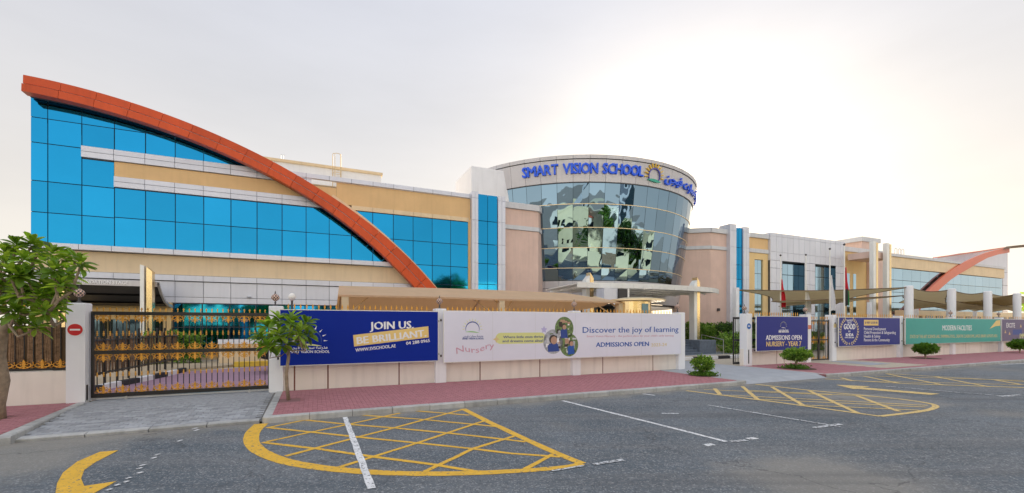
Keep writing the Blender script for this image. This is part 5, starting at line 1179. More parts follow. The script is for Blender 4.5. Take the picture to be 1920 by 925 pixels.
for px in (276, 113):
    u_ = ou(26.0, px)
    c_ = thing('blade_column', 'pale gold blade column rising through the %s end of the dark porch canopy' % ('right' if px > 200 else 'left'), 'column', (u_, 26, 0))
    top_ = 4.75 if px > 200 else 4.4
    part('blade', MB().prism([(u_ - .2, 0), (u_ - .05, 0), (u_ - .05, top_ - .05), (u_ - .2, top_)], 25.75, 26.15), 'white_metal', c_); part('blade', MB().prism([(u_ + .02, 0), (u_ + .24, 0), (u_ + .24, top_ - .3), (u_ + .02, top_ - .1)], 25.8, 26.2), 'gold_column', c_)
# tan tensile carport behind the wall
cpt = thing('carport', 'long tan fabric carport on tan posts behind the blue and white banners', 'canopy', (7.5, 19.2, 0))
ue0, ue1 = .80, 14.2
n = 36
def ridge(f): return 3.62 + .06 * math.sin(f * math.pi)
mb = MB(); front = []; rid = []; back = []
for i in range(n + 1):
    f = i / n; u_ = ue0 + (ue1 - ue0) * f; sag = .10 * math.sin(f * math.pi * 2) ** 2; dr_ = max(0, (f - .86) / .14)
    front.append((u_, 18.0 + .05 * math.sin(f * math.pi * 2) ** 2, 3.06 + .02 + sag * .25)); rid.append((ue0 + .15 + (ue1 - .2 - ue0) * f, 20.4 - 1.9 * dr_ ** 2, ridge(f) - .42 * dr_ ** 1.6)); back.append((u_ + .1, 22.6 - 3.0 * dr_, 2.45 + .5 * dr_))
for i in range(n):
    mb.quad(front[i], front[i + 1], rid[i + 1], rid[i]); mb.quad(rid[i], rid[i + 1], back[i + 1], back[i])
    mb.quad((front[i][0], front[i][1] + .004, front[i][2] - .07), (front[i + 1][0], front[i + 1][1] + .004, front[i + 1][2] - .07), front[i + 1], front[i])
mb.quad(front[0], rid[0], (rid[0][0], rid[0][1], 3.1), (front[0][0], front[0][1], 2.6)); mb.quad(rid[0], back[0], (back[0][0], back[0][1], 2.6), (rid[0][0], rid[0][1], 3.1))
part('fabric', mb, 'tan_fabric', cpt, smooth=True)
for px in (644.5, 940, 1164):
    u_ = ou(18, px) + .05
    part('post', MB().box(u_ - .13, u_ + .13, 18.02, 18.28, 0, 3.05, b=.02), 'tan_steel', cpt)
    part('arm', MB().tube([(u_, 18.15, 2.75), (u_, 19.3, 3.25), (u_, 20.4, 3.5), (u_, 22.5, 2.42)], .05, 6), 'tan_steel', cpt)
    for s in (-1, 1):
        if px < 700 and s < 0 or px > 1100 and s > 0: continue
        part('brace', MB().tube([(u_, 18.2, 2.2), (u_ + s * 1.1, 19.2, 3.2)], .035, 5), 'tan_steel', cpt)
part('ridge_beam', MB().tube([(p[0], p[1], p[2] - .06) for p in rid[::4]], .05, 6), 'tan_steel', cpt)
# ------------------------------------------------------------------ shade sails on white columns
colm = []
for i, px in enumerate((1704, 1784, 1852, 1907)):
    u_ = ou(15.75, px)
    c_ = single('shade_column', MB().lathe([(.24, 0), (.24, 4.5), (.20, 4.54)], 20, (u_, 15.75, 0)), 'white_paint', ('tall white round column nearest the double gate, holding the first shade sails', 'second tall white round column behind the middle of the green banner', 'third tall white round column behind the right end of the green banner', 'fourth tall white round column, above the purple banner')[i], 'column', 'tall white columns carrying the shade sails', smooth=False)
    colm.append(u_)
bc = ou(22, 1381); single('shade_column', MB().box(bc - .16, bc + .16, 21.9, 22.2, 0, 4.6), 'white_paint', 'slim white post in front of the glass strip, right of the pink wall', 'column')
bcol = [ou(26, px) for px in (1612, 1700, 1760, 1810)]
for i, u_ in enumerate(bcol): single('shade_column', MB().box(u_ - .15, u_ + .15, 25.0, 25.3, 0, 4.2), 'white_paint', 'white post of the back row below the shade sails, number %s from the left' % ('one', 'two', 'three', 'four')[i], 'column')
def sail(label, c00, c10, c11, c01, n=14, cat_in=.10):
    """four-cornered fabric sail with hollow edges; corners in order round it"""
    C4 = [Vector(c) for c in (c00, c10, c11, c01)]; cen = sum(C4, Vector()) / 4; mb = MB(); G = []
    for j in range(n + 1):
        for i in range(n + 1):
            s, t = i / n, j / n; p = C4[0] * (1 - s) * (1 - t) + C4[1] * s * (1 - t) + C4[2] * s * t + C4[3] * (1 - s) * t
            ex = 4 * s * (1 - s) * abs(2 * t - 1) ** 2 + 4 * t * (1 - t) * abs(2 * s - 1) ** 2
            p = p + (cen - p) * cat_in * ex; G.append(tuple(p))
    mb.v = G; 
    for j in range(n):
        for i in range(n): k = j * (n + 1) + i; mb.f.append((k, k + 1, k + n + 2, k + n + 1)); mb.m.append(0)
    t = thing('shade_sail', label, 'shade sail', tuple(cen), 'khaki shade sails strung between the white columns')
    part('fabric', mb, 'khaki_fabric', t, smooth=True)
    E = [[G[i] for i in range(n + 1)], [G[j * (n + 1) + n] for j in range(n + 1)], [G[n * (n + 1) + i] for i in range(n + 1)], [G[j * (n + 1)] for j in range(n + 1)]]
    for e_ in E: part('edge_cable', MB().tube(e_, .03, 4), 'brown_edge', t)
Zt = 4.42
sail('long thin khaki sail reaching from the slim post to the first white column', (bc, 22, 4.45), (colm[0] - .2, 15.75, Zt), (44, 24.6, 3.85), (36.5, 25.5, 4.0), cat_in=.22)
sail('khaki sail low behind the flagpoles and the first white column', (27.8, 19.5, 3.5), (colm[0], 16.0, 3.9), (46, 24.8, 4.1), (38, 26, 3.6), cat_in=.2)
for i in range(3):
    nm = ('first', 'second', 'third', 'fourth')
    sail('khaki sail strung between the %s and %s white columns' % (nm[i], nm[i + 1]), (colm[i] + .2, 15.8, Zt), (colm[i + 1] - .2, 15.8, Zt + .02), (bcol[i + 1] + 7 + 2 * i, 25, 3.6), (bcol[i] + 5 + 2 * i, 25, 4.25), cat_in=.2)
    sail('lower khaki sail hung beneath the bay between the %s and %s white columns' % (nm[i], nm[i + 1]), (colm[i] + .25, 16.2, 3.85), (colm[i + 1] - .2, 16.3, 3.5), (bcol[i + 1] + 9 + 2 * i, 25, 4.2), (bcol[i] + 6 + 2 * i, 25, 3.5), cat_in=.2)
sail('khaki sail running right from the fourth white column out of view', (colm[3] + .2, 15.8, Zt), (64, 15.8, Zt), (72, 25, 3.6), (60, 25, 4.2), cat_in=.2)
# ------------------------------------------------------------------ flagpoles
def flag(px, pt, t_, label, bands, top_py, bot_py, wpx=7):
    a, b = ray(px); u_, v_ = a * t_, b * t_; zt2 = EYE + t_ * (610 - pt) / F
    t = thing('flagpole', label, 'flagpole', (u_, v_, 0), 'flagpoles behind the right-hand walls')
    part('pole', MB().tube([(u_, v_, 0), (u_, v_, zt2)], [.06, .035], 8), 'white_metal', t); part('finial', MB().lathe([(.02, 0), (.07, .05), (.07, .10), (.02, .15)], 8, (u_, v_, zt2)), 'lamp_iron', t)
    z1, z0 = EYE + t_ * (610 - top_py) / F, EYE + t_ * (610 - bot_py) / F; wd = wpx * t_ / F
    nz_, nu = 14, 12; V_ = []
    for j in range(nz_ + 1):
        f = j / nz_; z = z1 + (z0 - z1) * f; ww = wd * (.25 + .75 * min(1, f * 2.0)) * (1 - .15 * max(0, f - .8) * 5)
        for i in range(nu + 1):
            s = i / nu; V_.append((u_ + .05 + ww * s, v_ - .05 + .10 * math.sin(s * 9 + f * 2.5) * (.3 + f), z + .14 * math.sin(s * 3.2) - .25 * (1 - s) * (f > .95) * 0))
    for bi, (s0, s1, f0, f1, m) in enumerate(bands):
        mb = MB(); i0, i1, j0, j1 = round(s0 * nu), round(s1 * nu), round(f0 * nz_), round(f1 * nz_); wn = i1 - i0 + 1
        for j in range(j0, j1 + 1): mb.v += V_[j * (nu + 1) + i0:j * (nu + 1) + i1 + 1]
        for j in range(j1 - j0):
            for i in range(i1 - i0): k = j * wn + i; mb.f.append((k, k + wn, k + wn + 1, k + 1)); mb.m.append(0)
        part('flag_cloth', mb, m, t, smooth=True)
flag(1463.5, 481, 32, 'flagpole with a hanging red flag, leftmost of the row', [(0, 1, 0, 1, 'flag_red')], 527, 578, 8)
flag(1511, 480, 32, 'flagpole with a drooping white flag beside the red flag', [(0, 1, 0, 1, 'flag_white')], 540, 588, 9)
flag(1556, 469, 30, 'flagpole with a tall hanging white flag in front of the second dark window', [(0, 1, 0, 1, 'flag_white')], 520, 584, 9)
flag(1583, 461, 28, 'flagpole with a red, black, white and green flag hanging down', [(0, 1, 0, .55, 'flag_red'), (0, .5, .55, 1, 'flag_black'), (.5, .8, .55, 1, 'flag_white'), (.8, 1, .55, 1, 'flag_green')], 505, 575, 6)
# ================================================================== ENTRANCE STEPS, PLANTER, RAILS, HEDGES
stp = thing('entrance_steps', 'dark blue-grey stone steps climbing to the entrance beside the planter', 'steps', (22, 22, 0))
for i in range(6): part('step', MB().box(19.5, 23.0, 20.9 + i * .36, 24, i * .155, (i + 1) * .155 - .004, b=.01), 'step_stone', stp)
plb = single('stone_planter', MB().box(23.02, 24.5, 21.1, 23.0, 0, .92, b=.02), 'step_stone', 'dark blue-grey stone block that the right canopy column stands on', 'planter')
single('terrace', MB().box(24.6, 34, 22.6, 28, -.05, .45), 'sand', kind='structure')
def handrail(label, a, b, h=.95, n=3, z0=0.0, z1=0.0):
    t = thing('handrail', label, 'handrail', (*a, z0), 'steel handrails by the entrance steps'); P = [(a[0] + (b[0] - a[0]) * i / (n - 1), a[1] + (b[1] - a[1]) * i / (n - 1), z0 + (z1 - z0) * i / (n - 1)) for i in range(n)]
    for p in P: part('post', MB().tube([p, (p[0], p[1], p[2] + h)], .022, 8), 'steel', t)
    part('rail', MB().tube([(p[0], p[1], p[2] + h) for p in P], .024, 8), 'steel', t); part('rail', MB().tube([(p[0], p[1], p[2] + h * .55) for p in P], .014, 6), 'steel', t)
handrail('steel handrail rising in front of the dark stone planter block', (24.6, 20.6), (24.6, 22.4), n=2, z1=.3)
handrail('steel handrail on the ramp in front of the hedges', (26.5, 20.8), (28.6, 22.3), n=3)
handrail('steel handrail on the left side of the entrance steps', (21.5, 20.9), (21.6, 22.8), n=3, z1=.9)

def leaf_cloud(mb, pts, size, rng, m=0, elong=1.9, up=0.3, outw=None):
    """many small two-triangle leaves round the given points"""
    for p in pts:
        d = Vector((rng.gauss(0, 1), rng.gauss(0, 1), rng.gauss(0, 1) + up)).normalized()
        if outw is not None: d = (d + (Vector(p) - outw).normalized() * .9).normalized()
        s = Vector((rng.gauss(0, 1), rng.gauss(0, 1), rng.gauss(0, 1))); s = (s - d * s.dot(d)).normalized(); q = size * rng.uniform(.6, 1.35); p = Vector(p); nn = d.cross(s) * q * .12
        mb.quad(tuple(p), tuple(p + d * q * .5 * elong + s * q * .42 + nn), tuple(p + d * q * elong), tuple(p + d * q * .5 * elong - s * q * .42 + nn), m=m)
def blob_points(c, R, n, rng, sq=(1, 1, 1), shell=.55, seed=0, lump=.22):
    o = []
    while len(o) < n:
        d = Vector((rng.gauss(0, 1), rng.gauss(0, 1), rng.gauss(0, 1))).normalized(); k = 1 + lump * 2.4 * noise.noise(d * 2.1 + Vector((seed, seed * 2.3, 0)))
        r = R * k * (shell + (1 - shell) * rng.random() ** .6); p = Vector(c) + Vector((d.x * sq[0], d.y * sq[1], d.z * sq[2])) * r
        if noise.noise(p * 3.4 / R * .8 + Vector((seed, 0, 5))) < -.22 and rng.random() < .75: continue
        o.append(tuple(p))
    return o
# ------------------------------------------------------------------ clipped bushes along the footpath
def bush(loc, R, h, label, seed, skirt=True, light='bush_light', leaf=.055, fl=.72):
    rng = random.Random(seed); t = thing('clipped_bush', label, 'bush', loc, 'round clipped bushes along the footpath')
    u_, v_, z_ = loc; cz = h - R * (fl + .04); mb = MB()
    for k in range(5):
        a = rng.uniform(0, 6.28); mb.tube([(u_ + rng.uniform(-.03, .03), v_ + rng.uniform(-.03, .03), z_ - .03), (u_ + .05 * math.cos(a), v_ + .05 * math.sin(a), z_ + cz * .5), (u_ + R * .6 * math.cos(a), v_ + R * .6 * math.sin(a), z_ + cz)], [.03, .022, .010], 6)
    part('trunk', mb, 'bark', t)
    mb = MB(); c = Vector((u_, v_, z_ + cz)); pts = blob_points(c, R, int(3200 * (R / .5)), rng, (1.05, 1.05, fl), .45, seed)
    for i in (0, 1): leaf_cloud(mb, pts[i::2], leaf, rng, m=i, outw=c)
    part('crown', mb, ['bush_leaf', light], t, kind='stuff')
    if skirt:
        mb = MB(); P = [(u_ + rng.gauss(0, .21), v_ + rng.gauss(0, .18), z_ + abs(rng.gauss(0, .05))) for _ in range(1100)]; leaf_cloud(mb, P, .05, rng, m=0, up=1.4); part('grass_tuft', mb, ['bush_leaf'], t, kind='stuff')
    return t
G4 = [gr(1318, 704), gr(1493, 691), gr(1735, 672), gr(1912, 662)]
bush((*G4[0], 0), .34, .72, 'light green clipped bush beside the vehicle entrance, nearest the camera', 3, leaf=.05)
bush((*G4[1], 0), .48, .88, 'clipped bush with a bare stem in front of the admissions banner', 5, fl=.52)
bush((*G4[2], 0), .44, .84, 'dark green clipped bush in front of the green banner', 8, skirt=False, light='bush_leaf', leaf=.07, fl=.58)
bush((*G4[3], 0), .44, .86, 'clipped bush farthest along, in front of the purple banner', 9, skirt=False, light='bush_leaf', leaf=.09, fl=.58)
for c, r in ((G4[0], .55), (G4[1], .75), (G4[2], .7)):
    single('planting_pit', MB().lathe([(r, -.02), (r, .004)], 20, (c[0], c[1], 0)), 'soil', kind='structure')
# hedges behind the wall
def hedge(label, u0, u1, v0, v1, z0, z1, n, seed, name='hedge', m=('bush_leaf', 'bush_light'), size=.10):
    rng = random.Random(seed); t = thing(name, label, 'hedge', ((u0 + u1) / 2, (v0 + v1) / 2, z0)); mb = MB(); P = []
    while len(P) < n:
        p = (rng.uniform(u0, u1), rng.uniform(v0, v1), rng.uniform(z0, z1)); e_ = min(p[0] - u0, u1 - p[0], p[1] - v0, z1 - p[2])
        if e_ > .35 and rng.random() < .85: continue
        k = .16 * noise.noise(Vector(p) * 1.6); P.append((p[0] + k, p[1] + k, p[2] + k + (.1 * math.sin(p[0] * 4) if p[2] > z1 - .3 else 0)))
    for i in (0, 1): leaf_cloud(mb, P[i::2], size, rng, m=i)
    part('foliage', mb, list(m), t, kind='stuff')
    part('stems', (lambda q: ([q.tube([(x, (v0 + v1) / 2, z0 - .05), (x + .1, (v0 + v1) / 2, (z0 + z1) / 2)], .03, 5) for x in np.arange(u0 + .2, u1, .5)], q)[1])(MB()), 'bark', t)
    return t
hedge('rounded green shrub behind the gold canopy column', 25.0, 27.0, 23.2, 24.6, .4, 1.95, 5200, 21)
hedge('dense dark hedge between the shrub and the pier with the blue sign', 27.6, 32.5, 22.8, 24.4, .3, 1.95, 9000, 22, m=('dark_foliage', 'bush_leaf'))
gt = thing('tall_grass', 'tuft of tall light green grass at the foot of the hedge', 'grass clump', (26.6, 20.8, 0)); mb = MB(); rng = random.Random(4)
for k in range(420):
    x, y = 26.9 + rng.gauss(0, .45), 21.6 + rng.gauss(0, .3); h = rng.uniform(.4, 1.15); a, b = rng.gauss(0, .25), rng.gauss(0, .25)
    mb.quad((x - .012, y, 0), (x + .012, y, 0), (x + a * .5 + .01, y + b * .5, h * .6), (x + a * .5 - .01, y + b * .5, h * .6)); mb.quad((x + a * .5 - .01, y + b * .5, h * .6), (x + a * .5 + .01, y + b * .5, h * .6), (x + a * 1.3, y + b * 1.3, h))
part('blades', mb, 'bush_light', gt, kind='stuff')
hedge('low green hedge behind the narrow double gate', 25, 36, 20.5, 21.5, .05, 1.3, 3000, 25, size=.14)
hedge('low shrub inside the left gate below the dark canopy', -7.2, -5.0, 25.2, 25.8, .1, 1.5, 2200, 26)

# ------------------------------------------------------------------ plumeria trees
def leaf_mesh(name, L_=.30, wd=.085, m='leaf', droop=.25):
    mb = MB(); n = 6; V_ = []; 
    for i in range(n + 1):
        s = i / n; w_ = wd * (math.sin(math.pi * min(1, s * .92 + .04)) ** .8) * (.55 + .75 * s) if 0 < i < n else .004
        x = L_ * s; z = L_ * (.10 * s - droop * s * s); V_ += [(x, -w_ * .5, z + w_ * .22), (x, 0, z - w_ * .03), (x, w_ * .5, z + w_ * .22)]
    mb.v = V_
    for i in range(n):
        k = 3 * i; mb.f += [(k, k + 3, k + 4, k + 1), (k + 1, k + 4, k + 5, k + 2)]; mb.m += [0, 0]
    return mesh_of(name, mb, m, smooth=True)
LM = [leaf_mesh('leaf', .30, .12, 'leaf', .25), leaf_mesh('leaf', .30, .115, 'leaf_light', .15), leaf_mesh('leaf', .28, .11, 'leaf', .5)]
LY = leaf_mesh('leaf', .28, .085, 'leaf_yellow', .4)
def plumeria(label, base, trunk, tips, seed, scale, maxp=296, keep=lambda p: True, yellow=()):
    rng = random.Random(seed); t = thing('plumeria_tree', label, 'tree', base, 'plumeria trees with whorls of long leaves')
    part('trunk', MB().tube([(base[0] + p[0], base[1] + p[1], base[2] + p[2]) for p, r in trunk], [r for p, r in trunk], 12), 'bark', t, smooth=True)
    # branches: every tip hangs on the nearest branching node below it
    nodes = [Vector(trunk[-1][0])]; mbs = MB()
    order = sorted(tips, key=lambda q: (Vector(q) - nodes[0]).length)
    for tp_ in order:
        q = Vector(tp_); cand = [x for x in nodes if x.z < q.z + .1] or nodes; nb = min(cand, key=lambda x: (x - q).length + .3 * abs(x.z - trunk[-1][0][2]))
        mid = nb.lerp(q, .55) + Vector((rng.uniform(-.05, .05), rng.uniform(-.05, .05), -.06)) * scale * 3
        l = (q - nb).length; r0 = min(trunk[-1][1] * .5, .013 + .018 * l * scale * 2); B = Vector(base)
        part('branch', MB().tube([tuple(B + nb), tuple(B + mid), tuple(B + q)], [r0, r0 * .8, r0 * .62], 7), 'bark', t, smooth=True); nodes.append(mid)
    rest = MB(); cnt = 0; L_ = []
    for ti, tp_ in enumerate(tips):
        axis = (Vector(tp_) - Vector(trunk[-1][0])); axis = (axis.normalized() * .7 + Vector((0, 0, 1))).normalized(); n = rng.randint(15, 20)
        e1 = axis.cross(Vector((0, 1, .1))).normalized(); e2 = axis.cross(e1)
        for k in range(n):
            az = k * 2.4 + rng.uniform(-.2, .2); el = math.radians(rng.uniform(52, 78) - 88 * (k / n)); d = (e1 * math.cos(az) + e2 * math.sin(az)) * math.cos(el) + axis * math.sin(el)
            s = scale * rng.uniform(.8, 1.2) * (1.0 - .30 * (1 - k / n) ** 3); p = Vector(base) + Vector(tp_) + axis * (.10 * (1 - k / n)) * scale * 3 * .3
            L_.append((p, d.normalized(), s, rng.random(), ti))
    vis = [x for x in L_ if keep(x[0])]; hid = [x for x in L_ if not keep(x[0])]
    vis.sort(key=lambda x: -x[2]); 
    def frame(d):
        X = d; Y = Vector((0, 0, 1)).cross(X); Y = Y.normalized() if Y.length > .01 else Vector((0, 1, 0)); return X, Y, X.cross(Y)
    for i, (p, d, s, r, ti) in enumerate(vis + hid):
        X, Y, Z = frame(d); rot = Matrix((X, Y, Z)).transposed() @ Matrix.Rotation((r - .5) * 1.0, 3, 'X')
        me = LM[0] if r < .5 else LM[1] if r < .82 else LM[2]
        if ti in yellow and r > .86: me = LY
        if i < min(maxp, len(vis)):
            o = piece('leaf', me, t, tuple(p)); o.rotation_euler = rot.to_euler(); o.scale = (s, s, s)
        else: rest.add([q.co for q in me.vertices], [tuple(f.vertices) for f in me.polygons], lambda q: tuple(p + rot @ (q * s)), m=1 if me is LM[1] else 0)
    if rest.v: part('foliage', rest, ['leaf', 'leaf_light'], t, smooth=True, kind='stuff')
    return t
# small tree: crown about 1.6 m across on a thin leaning trunk
sb = (-.63, 12.55, -.03)
def rel(px, py, t_, base): a, b = ray(px); return (a * t_ - base[0], b * t_ - base[1], EYE + t_ * (610 - py) / F - base[2])
trunk = [(rel(541, 750, 11.2, sb), .045), (rel(538, 725, 11.2, sb), .042), (rel(537, 700, 11.2, sb), .040), (rel(541, 670, 11.2, sb), .038), (rel(541, 655, 11.2, sb), .034)]
tips = [rel(x, y, t_, sb) for x, y, t_ in ((545, 603, 11.2), (523, 603, 11.0), (572, 612, 11.3), (503, 618, 11.1), (560, 630, 10.9), (492, 637, 11.2), (525, 632, 10.8), (545, 627, 11.6), (575, 632, 11.3), (512, 648, 11.3), (558, 647, 11.4), (530, 650, 11.0), (503, 652, 10.9), (546, 612, 10.8))]
plumeria('small plumeria tree with one thin trunk in front of the blue banner', sb, trunk, tips, 5, 1.12)
# big tree at the left edge of the view
lb = (-6.15, 12.35, -.03)
T_ = 8.95
trunk = [(rel(-10, 792, T_, lb), .17), (rel(-8, 760, T_, lb), .14), (rel(-2, 715, T_, lb), .16), (rel(-6, 670, T_, lb), .13), (rel(-2, 640, T_, lb), .12), (rel(6, 618, T_, lb), .09), (rel(22, 600, T_, lb), .065)]
rng = random.Random(77); tips = []
for x, y, t_ in ((150, 502, 8.6), (128, 520, 8.9), (118, 488, 9.2), (96, 480, 8.8), (70, 478, 9.2), (45, 492, 8.6), (100, 512, 8.5), (78, 520, 9.3), (52, 525, 8.7), (25, 485, 9.1), (8, 478, 8.8), (20, 520, 8.5), (0, 545, 9.0), (40, 556, 8.8), (72, 560, 8.6), (98, 550, 9.2),
                 (100, 582, 8.8), (84, 590, 8.5), (60, 598, 9.1), (66, 618, 8.8), (28, 590, 8.6), (100, 562, 8.9), (5, 575, 8.7), (122, 535, 9.3), (-20, 500, 9), (-30, 540, 8.8), (-60, 480, 9.2), (-80, 520, 8.8), (-50, 570, 9), (-100, 560, 9.3), (-20, 610, 9.0), (60, 500, 9.6), (30, 540, 9.8), (140, 492, 9.1), (60, 462, 9.0), (30, 465, 8.9), (112, 540, 8.5), (84, 545, 9.0), (50, 580, 9.2), (12, 500, 8.6), (36, 522, 8.5), (36, 612, 9.0)):
    tips.append(rel(x, y, t_, lb))
plumeria('large plumeria tree with a thick knobbly trunk at the left edge', lb, trunk, tips, 6, .98, keep=lambda p: p.x > -7.6, yellow=(13, 20, 22))

# ------------------------------------------------------------------ trees, houses and cars across the street (seen mirrored in the tower)
def tree(name, label, loc, h, R, n, seed, size=.22, m=('dark_foliage', 'bush_leaf'), sq=(1, 1, 1.1), group=None, th=.3):
    rng = random.Random(seed); t = thing(name, label, 'tree', loc, group); u_, v_, z_ = loc
    mb = MB().tube([(u_, v_, z_ - .1), (u_ + .1, v_, z_ + h * .3), (u_, v_ + .1, z_ + h * .6)], [R * .10, R * .08, R * .04], 8)
    for k in range(6): a = k * 1.05; mb.tube([(u_ + .05, v_, z_ + h * .35), (u_ + R * .5 * math.cos(a), v_ + R * .5 * math.sin(a), z_ + h * .68)], [R * .05, R * .02], 5)
    part('trunk', mb, 'bark', t); mb = MB(); cl = []
    for k in range(9):
        a = rng.uniform(0, 6.28); r = R * rng.uniform(.2, .75); cl.append((u_ + r * math.cos(a), v_ + r * math.sin(a), z_ + h - R * sq[2] * rng.uniform(.5, 1.5)))
    for i, c in enumerate(cl): leaf_cloud(mb, blob_points(c, R * .55, n // 9, rng, sq, .35, seed + i), size, rng, m=i % 2)
    part('crown', mb, list(m), t, kind='stuff'); return t
for i, (u_, v_, h, R) in enumerate(((17.5, -15.5, 10.5, 2.4), (21.5, -16, 10.5, 2.6), (29, -15.5, 8, 2.0), (4, -15.5, 7, 2.6), (-6, -16, 6.5, 2.5), (38, -16, 8, 2.6), (50, -16, 7, 3), (-18, -15.5, 7, 2.6))):
    tree('street_tree', 'bushy street tree across the road, %s' % ('tall, in front of the white villa', 'tallest of the row', 'between two villas', 'left of the first villa gate', 'near the left villa', 'beside the third villa', 'at the far right', 'at the far left')[i], (u_, v_, -.1), h, R, 2600, 40 + i, size=.30, group='trees across the street')
def villa(label, u0, w_, d_, h, m, seed, tile=False):
    rng = random.Random(seed); v1 = -18.0; t = thing('villa', label, 'house', (u0 + w_ / 2, v1 - d_ / 2, -.2), 'villas across the street')
    part('wall', MB().box(u0, u0 + w_, v1 - d_, v1, -.2, h), m, t); part('parapet', MB().box(u0 - .15, u0 + w_ + .15, v1 - d_ - .15, v1 + .15, h + .002, h + .5), m, t)
    part('bay', MB().box(u0 + w_ * .55, u0 + w_ * .85, v1 + .01, v1 + 1.5, -.2, h * .9), 'villa_white', t)
    if tile: part('tiled_roof', MB().prism([(u0 + w_ * .5, h * .9 + .01), (u0 + w_ * .9, h * .9 + .01), (u0 + w_ * .7, h * .9 + 1.5)], v1 - 2, v1 + 1.9), 'roof_tile', t)
    for f in range(2):
        for k in range(6):
            if k == 3 or k == 4: continue
            x = u0 + w_ * (.06 + .155 * k); z = .9 + f * h * .46
            wn = part('window', MB().box(x, x + w_ * .09, v1 + .01, v1 + .06, z, z + 1.5), 'dark_glass', t); part('sill', MB().box(x - .1, x + w_ * .09 + .1, v1 + .01, v1 + .15, z - .15, z - .01), 'villa_white', wn)
    part('door', MB().box(u0 + w_ * .64, u0 + w_ * .74, v1 + 1.51, v1 + 1.55, -.1, 2.3), 'bark', t)
    gw = thing('garden_wall', 'garden wall in front of the ' + label, 'wall', (u0 + w_ / 2, -14, -.1), 'garden walls across the street')
    part('wall', MB().box(u0 - 1, u0 + w_ * .5, -14.2, -14, -.2, 2.0), m, gw); part('wall', MB().box(u0 + w_ * .7, u0 + w_ + 1.2, -14.2, -14, -.2, 2.0), m, gw)
    part('metal_gate', MB().box(u0 + w_ * .5 + .05, u0 + w_ * .7 - .05, -14.15, -14.08, -.1, 1.9), 'bark', gw)
for i, (u_, w_, d_, h, m, tl) in enumerate(((-34, 13, 10, 7.5, 'villa_white', 0), (-17, 13, 10, 7.8, 'villa_cream', 1), (0, 14, 10, 8.6, 'villa_cream', 1), (16.5, 14, 11, 9.4, 'villa_white', 0), (33.5, 14, 10, 7.6, 'villa_cream', 1), (51, 14, 10, 8, 'villa_white', 0), (69, 14, 10, 7.8, 'villa_cream', 0))):
    villa(('white villa farthest left across the street', 'cream villa with tiled gable left across the street', 'cream villa opposite the blue banner', 'tall white villa opposite the tower', 'cream villa with tiled gable right across the street', 'white villa opposite the far wing', 'cream villa farthest right across the street')[i], u_, w_, d_, h, m, 60 + i, tl)
for i, (u_, v_, w_, h, lbl) in enumerate(((-75, -150, 14, 24, 'left'), (-50, -160, 16, 30, 'tallest'), (-30, -165, 12, 22, 'beside the tallest'), (90, -190, 18, 24, 'right'))):
    t = thing('apartment_tower', 'tall apartment tower far across the street, ' + lbl, 'building', (u_, v_, 0), 'towers far across the street')
    part('wall', MB().box(u_, u_ + w_, v_ - 14, v_, -.2, h), 'tower_wall', t)
    for k in range(4): part('window_strip', MB().box(u_ + 1 + k * w_ / 4, u_ + w_ / 4 - .8 + k * w_ / 4, v_ + .02, v_ + .3, 3, h - 2), 'dark_glass', t)
struct('far_footpath', MB().box(-120, 260, -14, -11, -.3, 0.0), 'beige_paving')
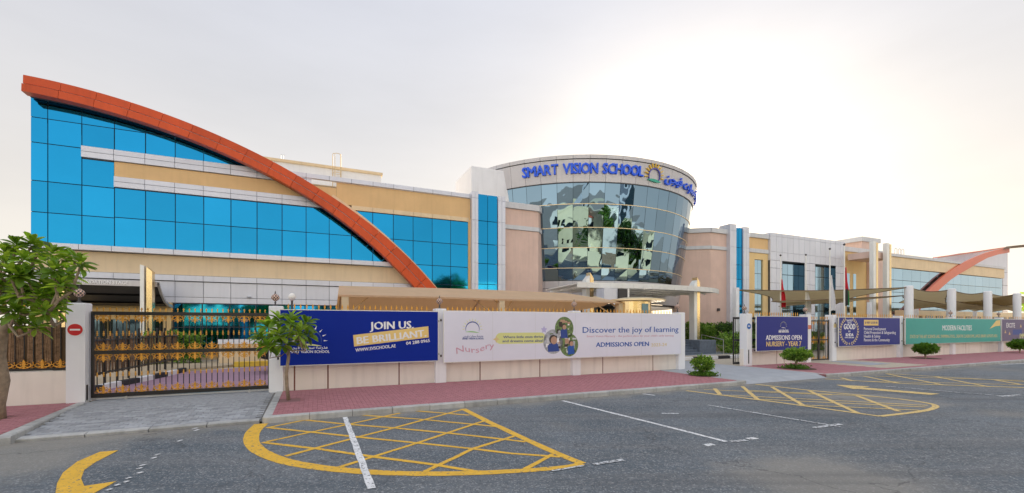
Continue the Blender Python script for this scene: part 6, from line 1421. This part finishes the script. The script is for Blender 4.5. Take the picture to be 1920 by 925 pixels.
def car(label, loc, m, rz_=0.0, suv=False, L_=4.6, group='cars parked across the street'):
    t = thing('parked_car', label, 'car', (0, 0, 0), group); H_ = 1.75 if suv else 1.45
    lower = [(-L_ / 2, .35), (-L_ / 2 + .05, .75), (-L_ / 2 + .15, .95), (-.9 * 1.2, 1.0), (L_ / 2 - 1.2, .98), (L_ / 2 - .15, .82), (L_ / 2, .6), (L_ / 2 - .02, .32), (L_ / 2 - .5, .25), (-L_ / 2 + .4, .25)]
    part('body', MB().prism(lower, -.9, .9), m, t); top_ = [(-L_ / 2 + .35, .96), (-L_ / 2 + (.45 if suv else .9), H_ - .08), (-L_ / 2 + (.7 if suv else 1.3), H_), (L_ / 2 - 2.2, H_), (L_ / 2 - 1.9, H_ - .08), (L_ / 2 - 1.15, .97)]
    part('cabin', MB().prism(top_, -.74, .74), 'dark_glass', t); part('roof', MB().prism([(p[0], p[1] + .012) for p in top_[1:5]] + [(L_ / 2 - 1.98, H_ - .14), (-L_ / 2 + .5, H_ - .14)] if 0 else [(-L_ / 2 + .6, H_ - .02), (-L_ / 2 + .8, H_ + .02), (L_ / 2 - 2.3, H_ + .02), (L_ / 2 - 2.1, H_ - .03)], -.72, .72), m, t)
    for x in (-L_ / 2 + .85, L_ / 2 - .85):
        for y in (-.92, .72):
            w_ = part('wheel', MB().tube([(x, y, .33), (x, y + .2, .33)], .33, 18), 'tyre', t); part('rim', MB().tube([(x, y - .012, .33), (x, y + .212, .33)], .2, 12), 'steel', w_)
    for y in (-.8, .45): part('headlight', MB().box(L_ / 2 - .08, L_ / 2 + .01, y, y + .35, .62, .78), 'print_white', t); part('tail_light', MB().box(-L_ / 2 - .01, -L_ / 2 + .06, y, y + .35, .7, .88), 'tail_red', t)
    t.location = W(*loc); t.rotation_euler = (0, 0, ALPHA + rz_); return t
car('black car parked under the tan carport, only its roof showing over the wall', (0.3, 20.4, .28), 'car_black', .1, True, group='cars parked in the school yard')
for i, (u_, v_, m, r, s) in enumerate(((6, -8.6, 'car_white', 1.45, 1), (11.5, -8.4, 'car_blue', 1.6, 0), (17, -8.5, 'car_silver', 1.5, 0), (24, -8.5, 'car_black', 1.65, 1), (30, -8.4, 'car_white', 1.5, 0), (38, -8.5, 'car_silver', 1.6, 1), (-3, -8.5, 'car_black', 1.5, 0))):
    car(('white off-road car', 'blue saloon', 'silver saloon', 'black off-road car', 'white saloon', 'silver off-road car', 'black saloon')[i] + ' parked nose-out across the street', (u_, v_, RZ), m, r, bool(s))
# trees far off to the right behind the columns
tree('shade_tree', 'green tree behind the last white column at the far right', (128, 33, 0), 9, 5, 2400, 90, size=.5, m=('bush_leaf', 'bush_light'))
tree('shade_tree', 'second green tree beyond the far wing, right of the first', (142, 36, 0), 8.5, 5, 2000, 91, size=.5, m=('bush_leaf', 'bush_light'))
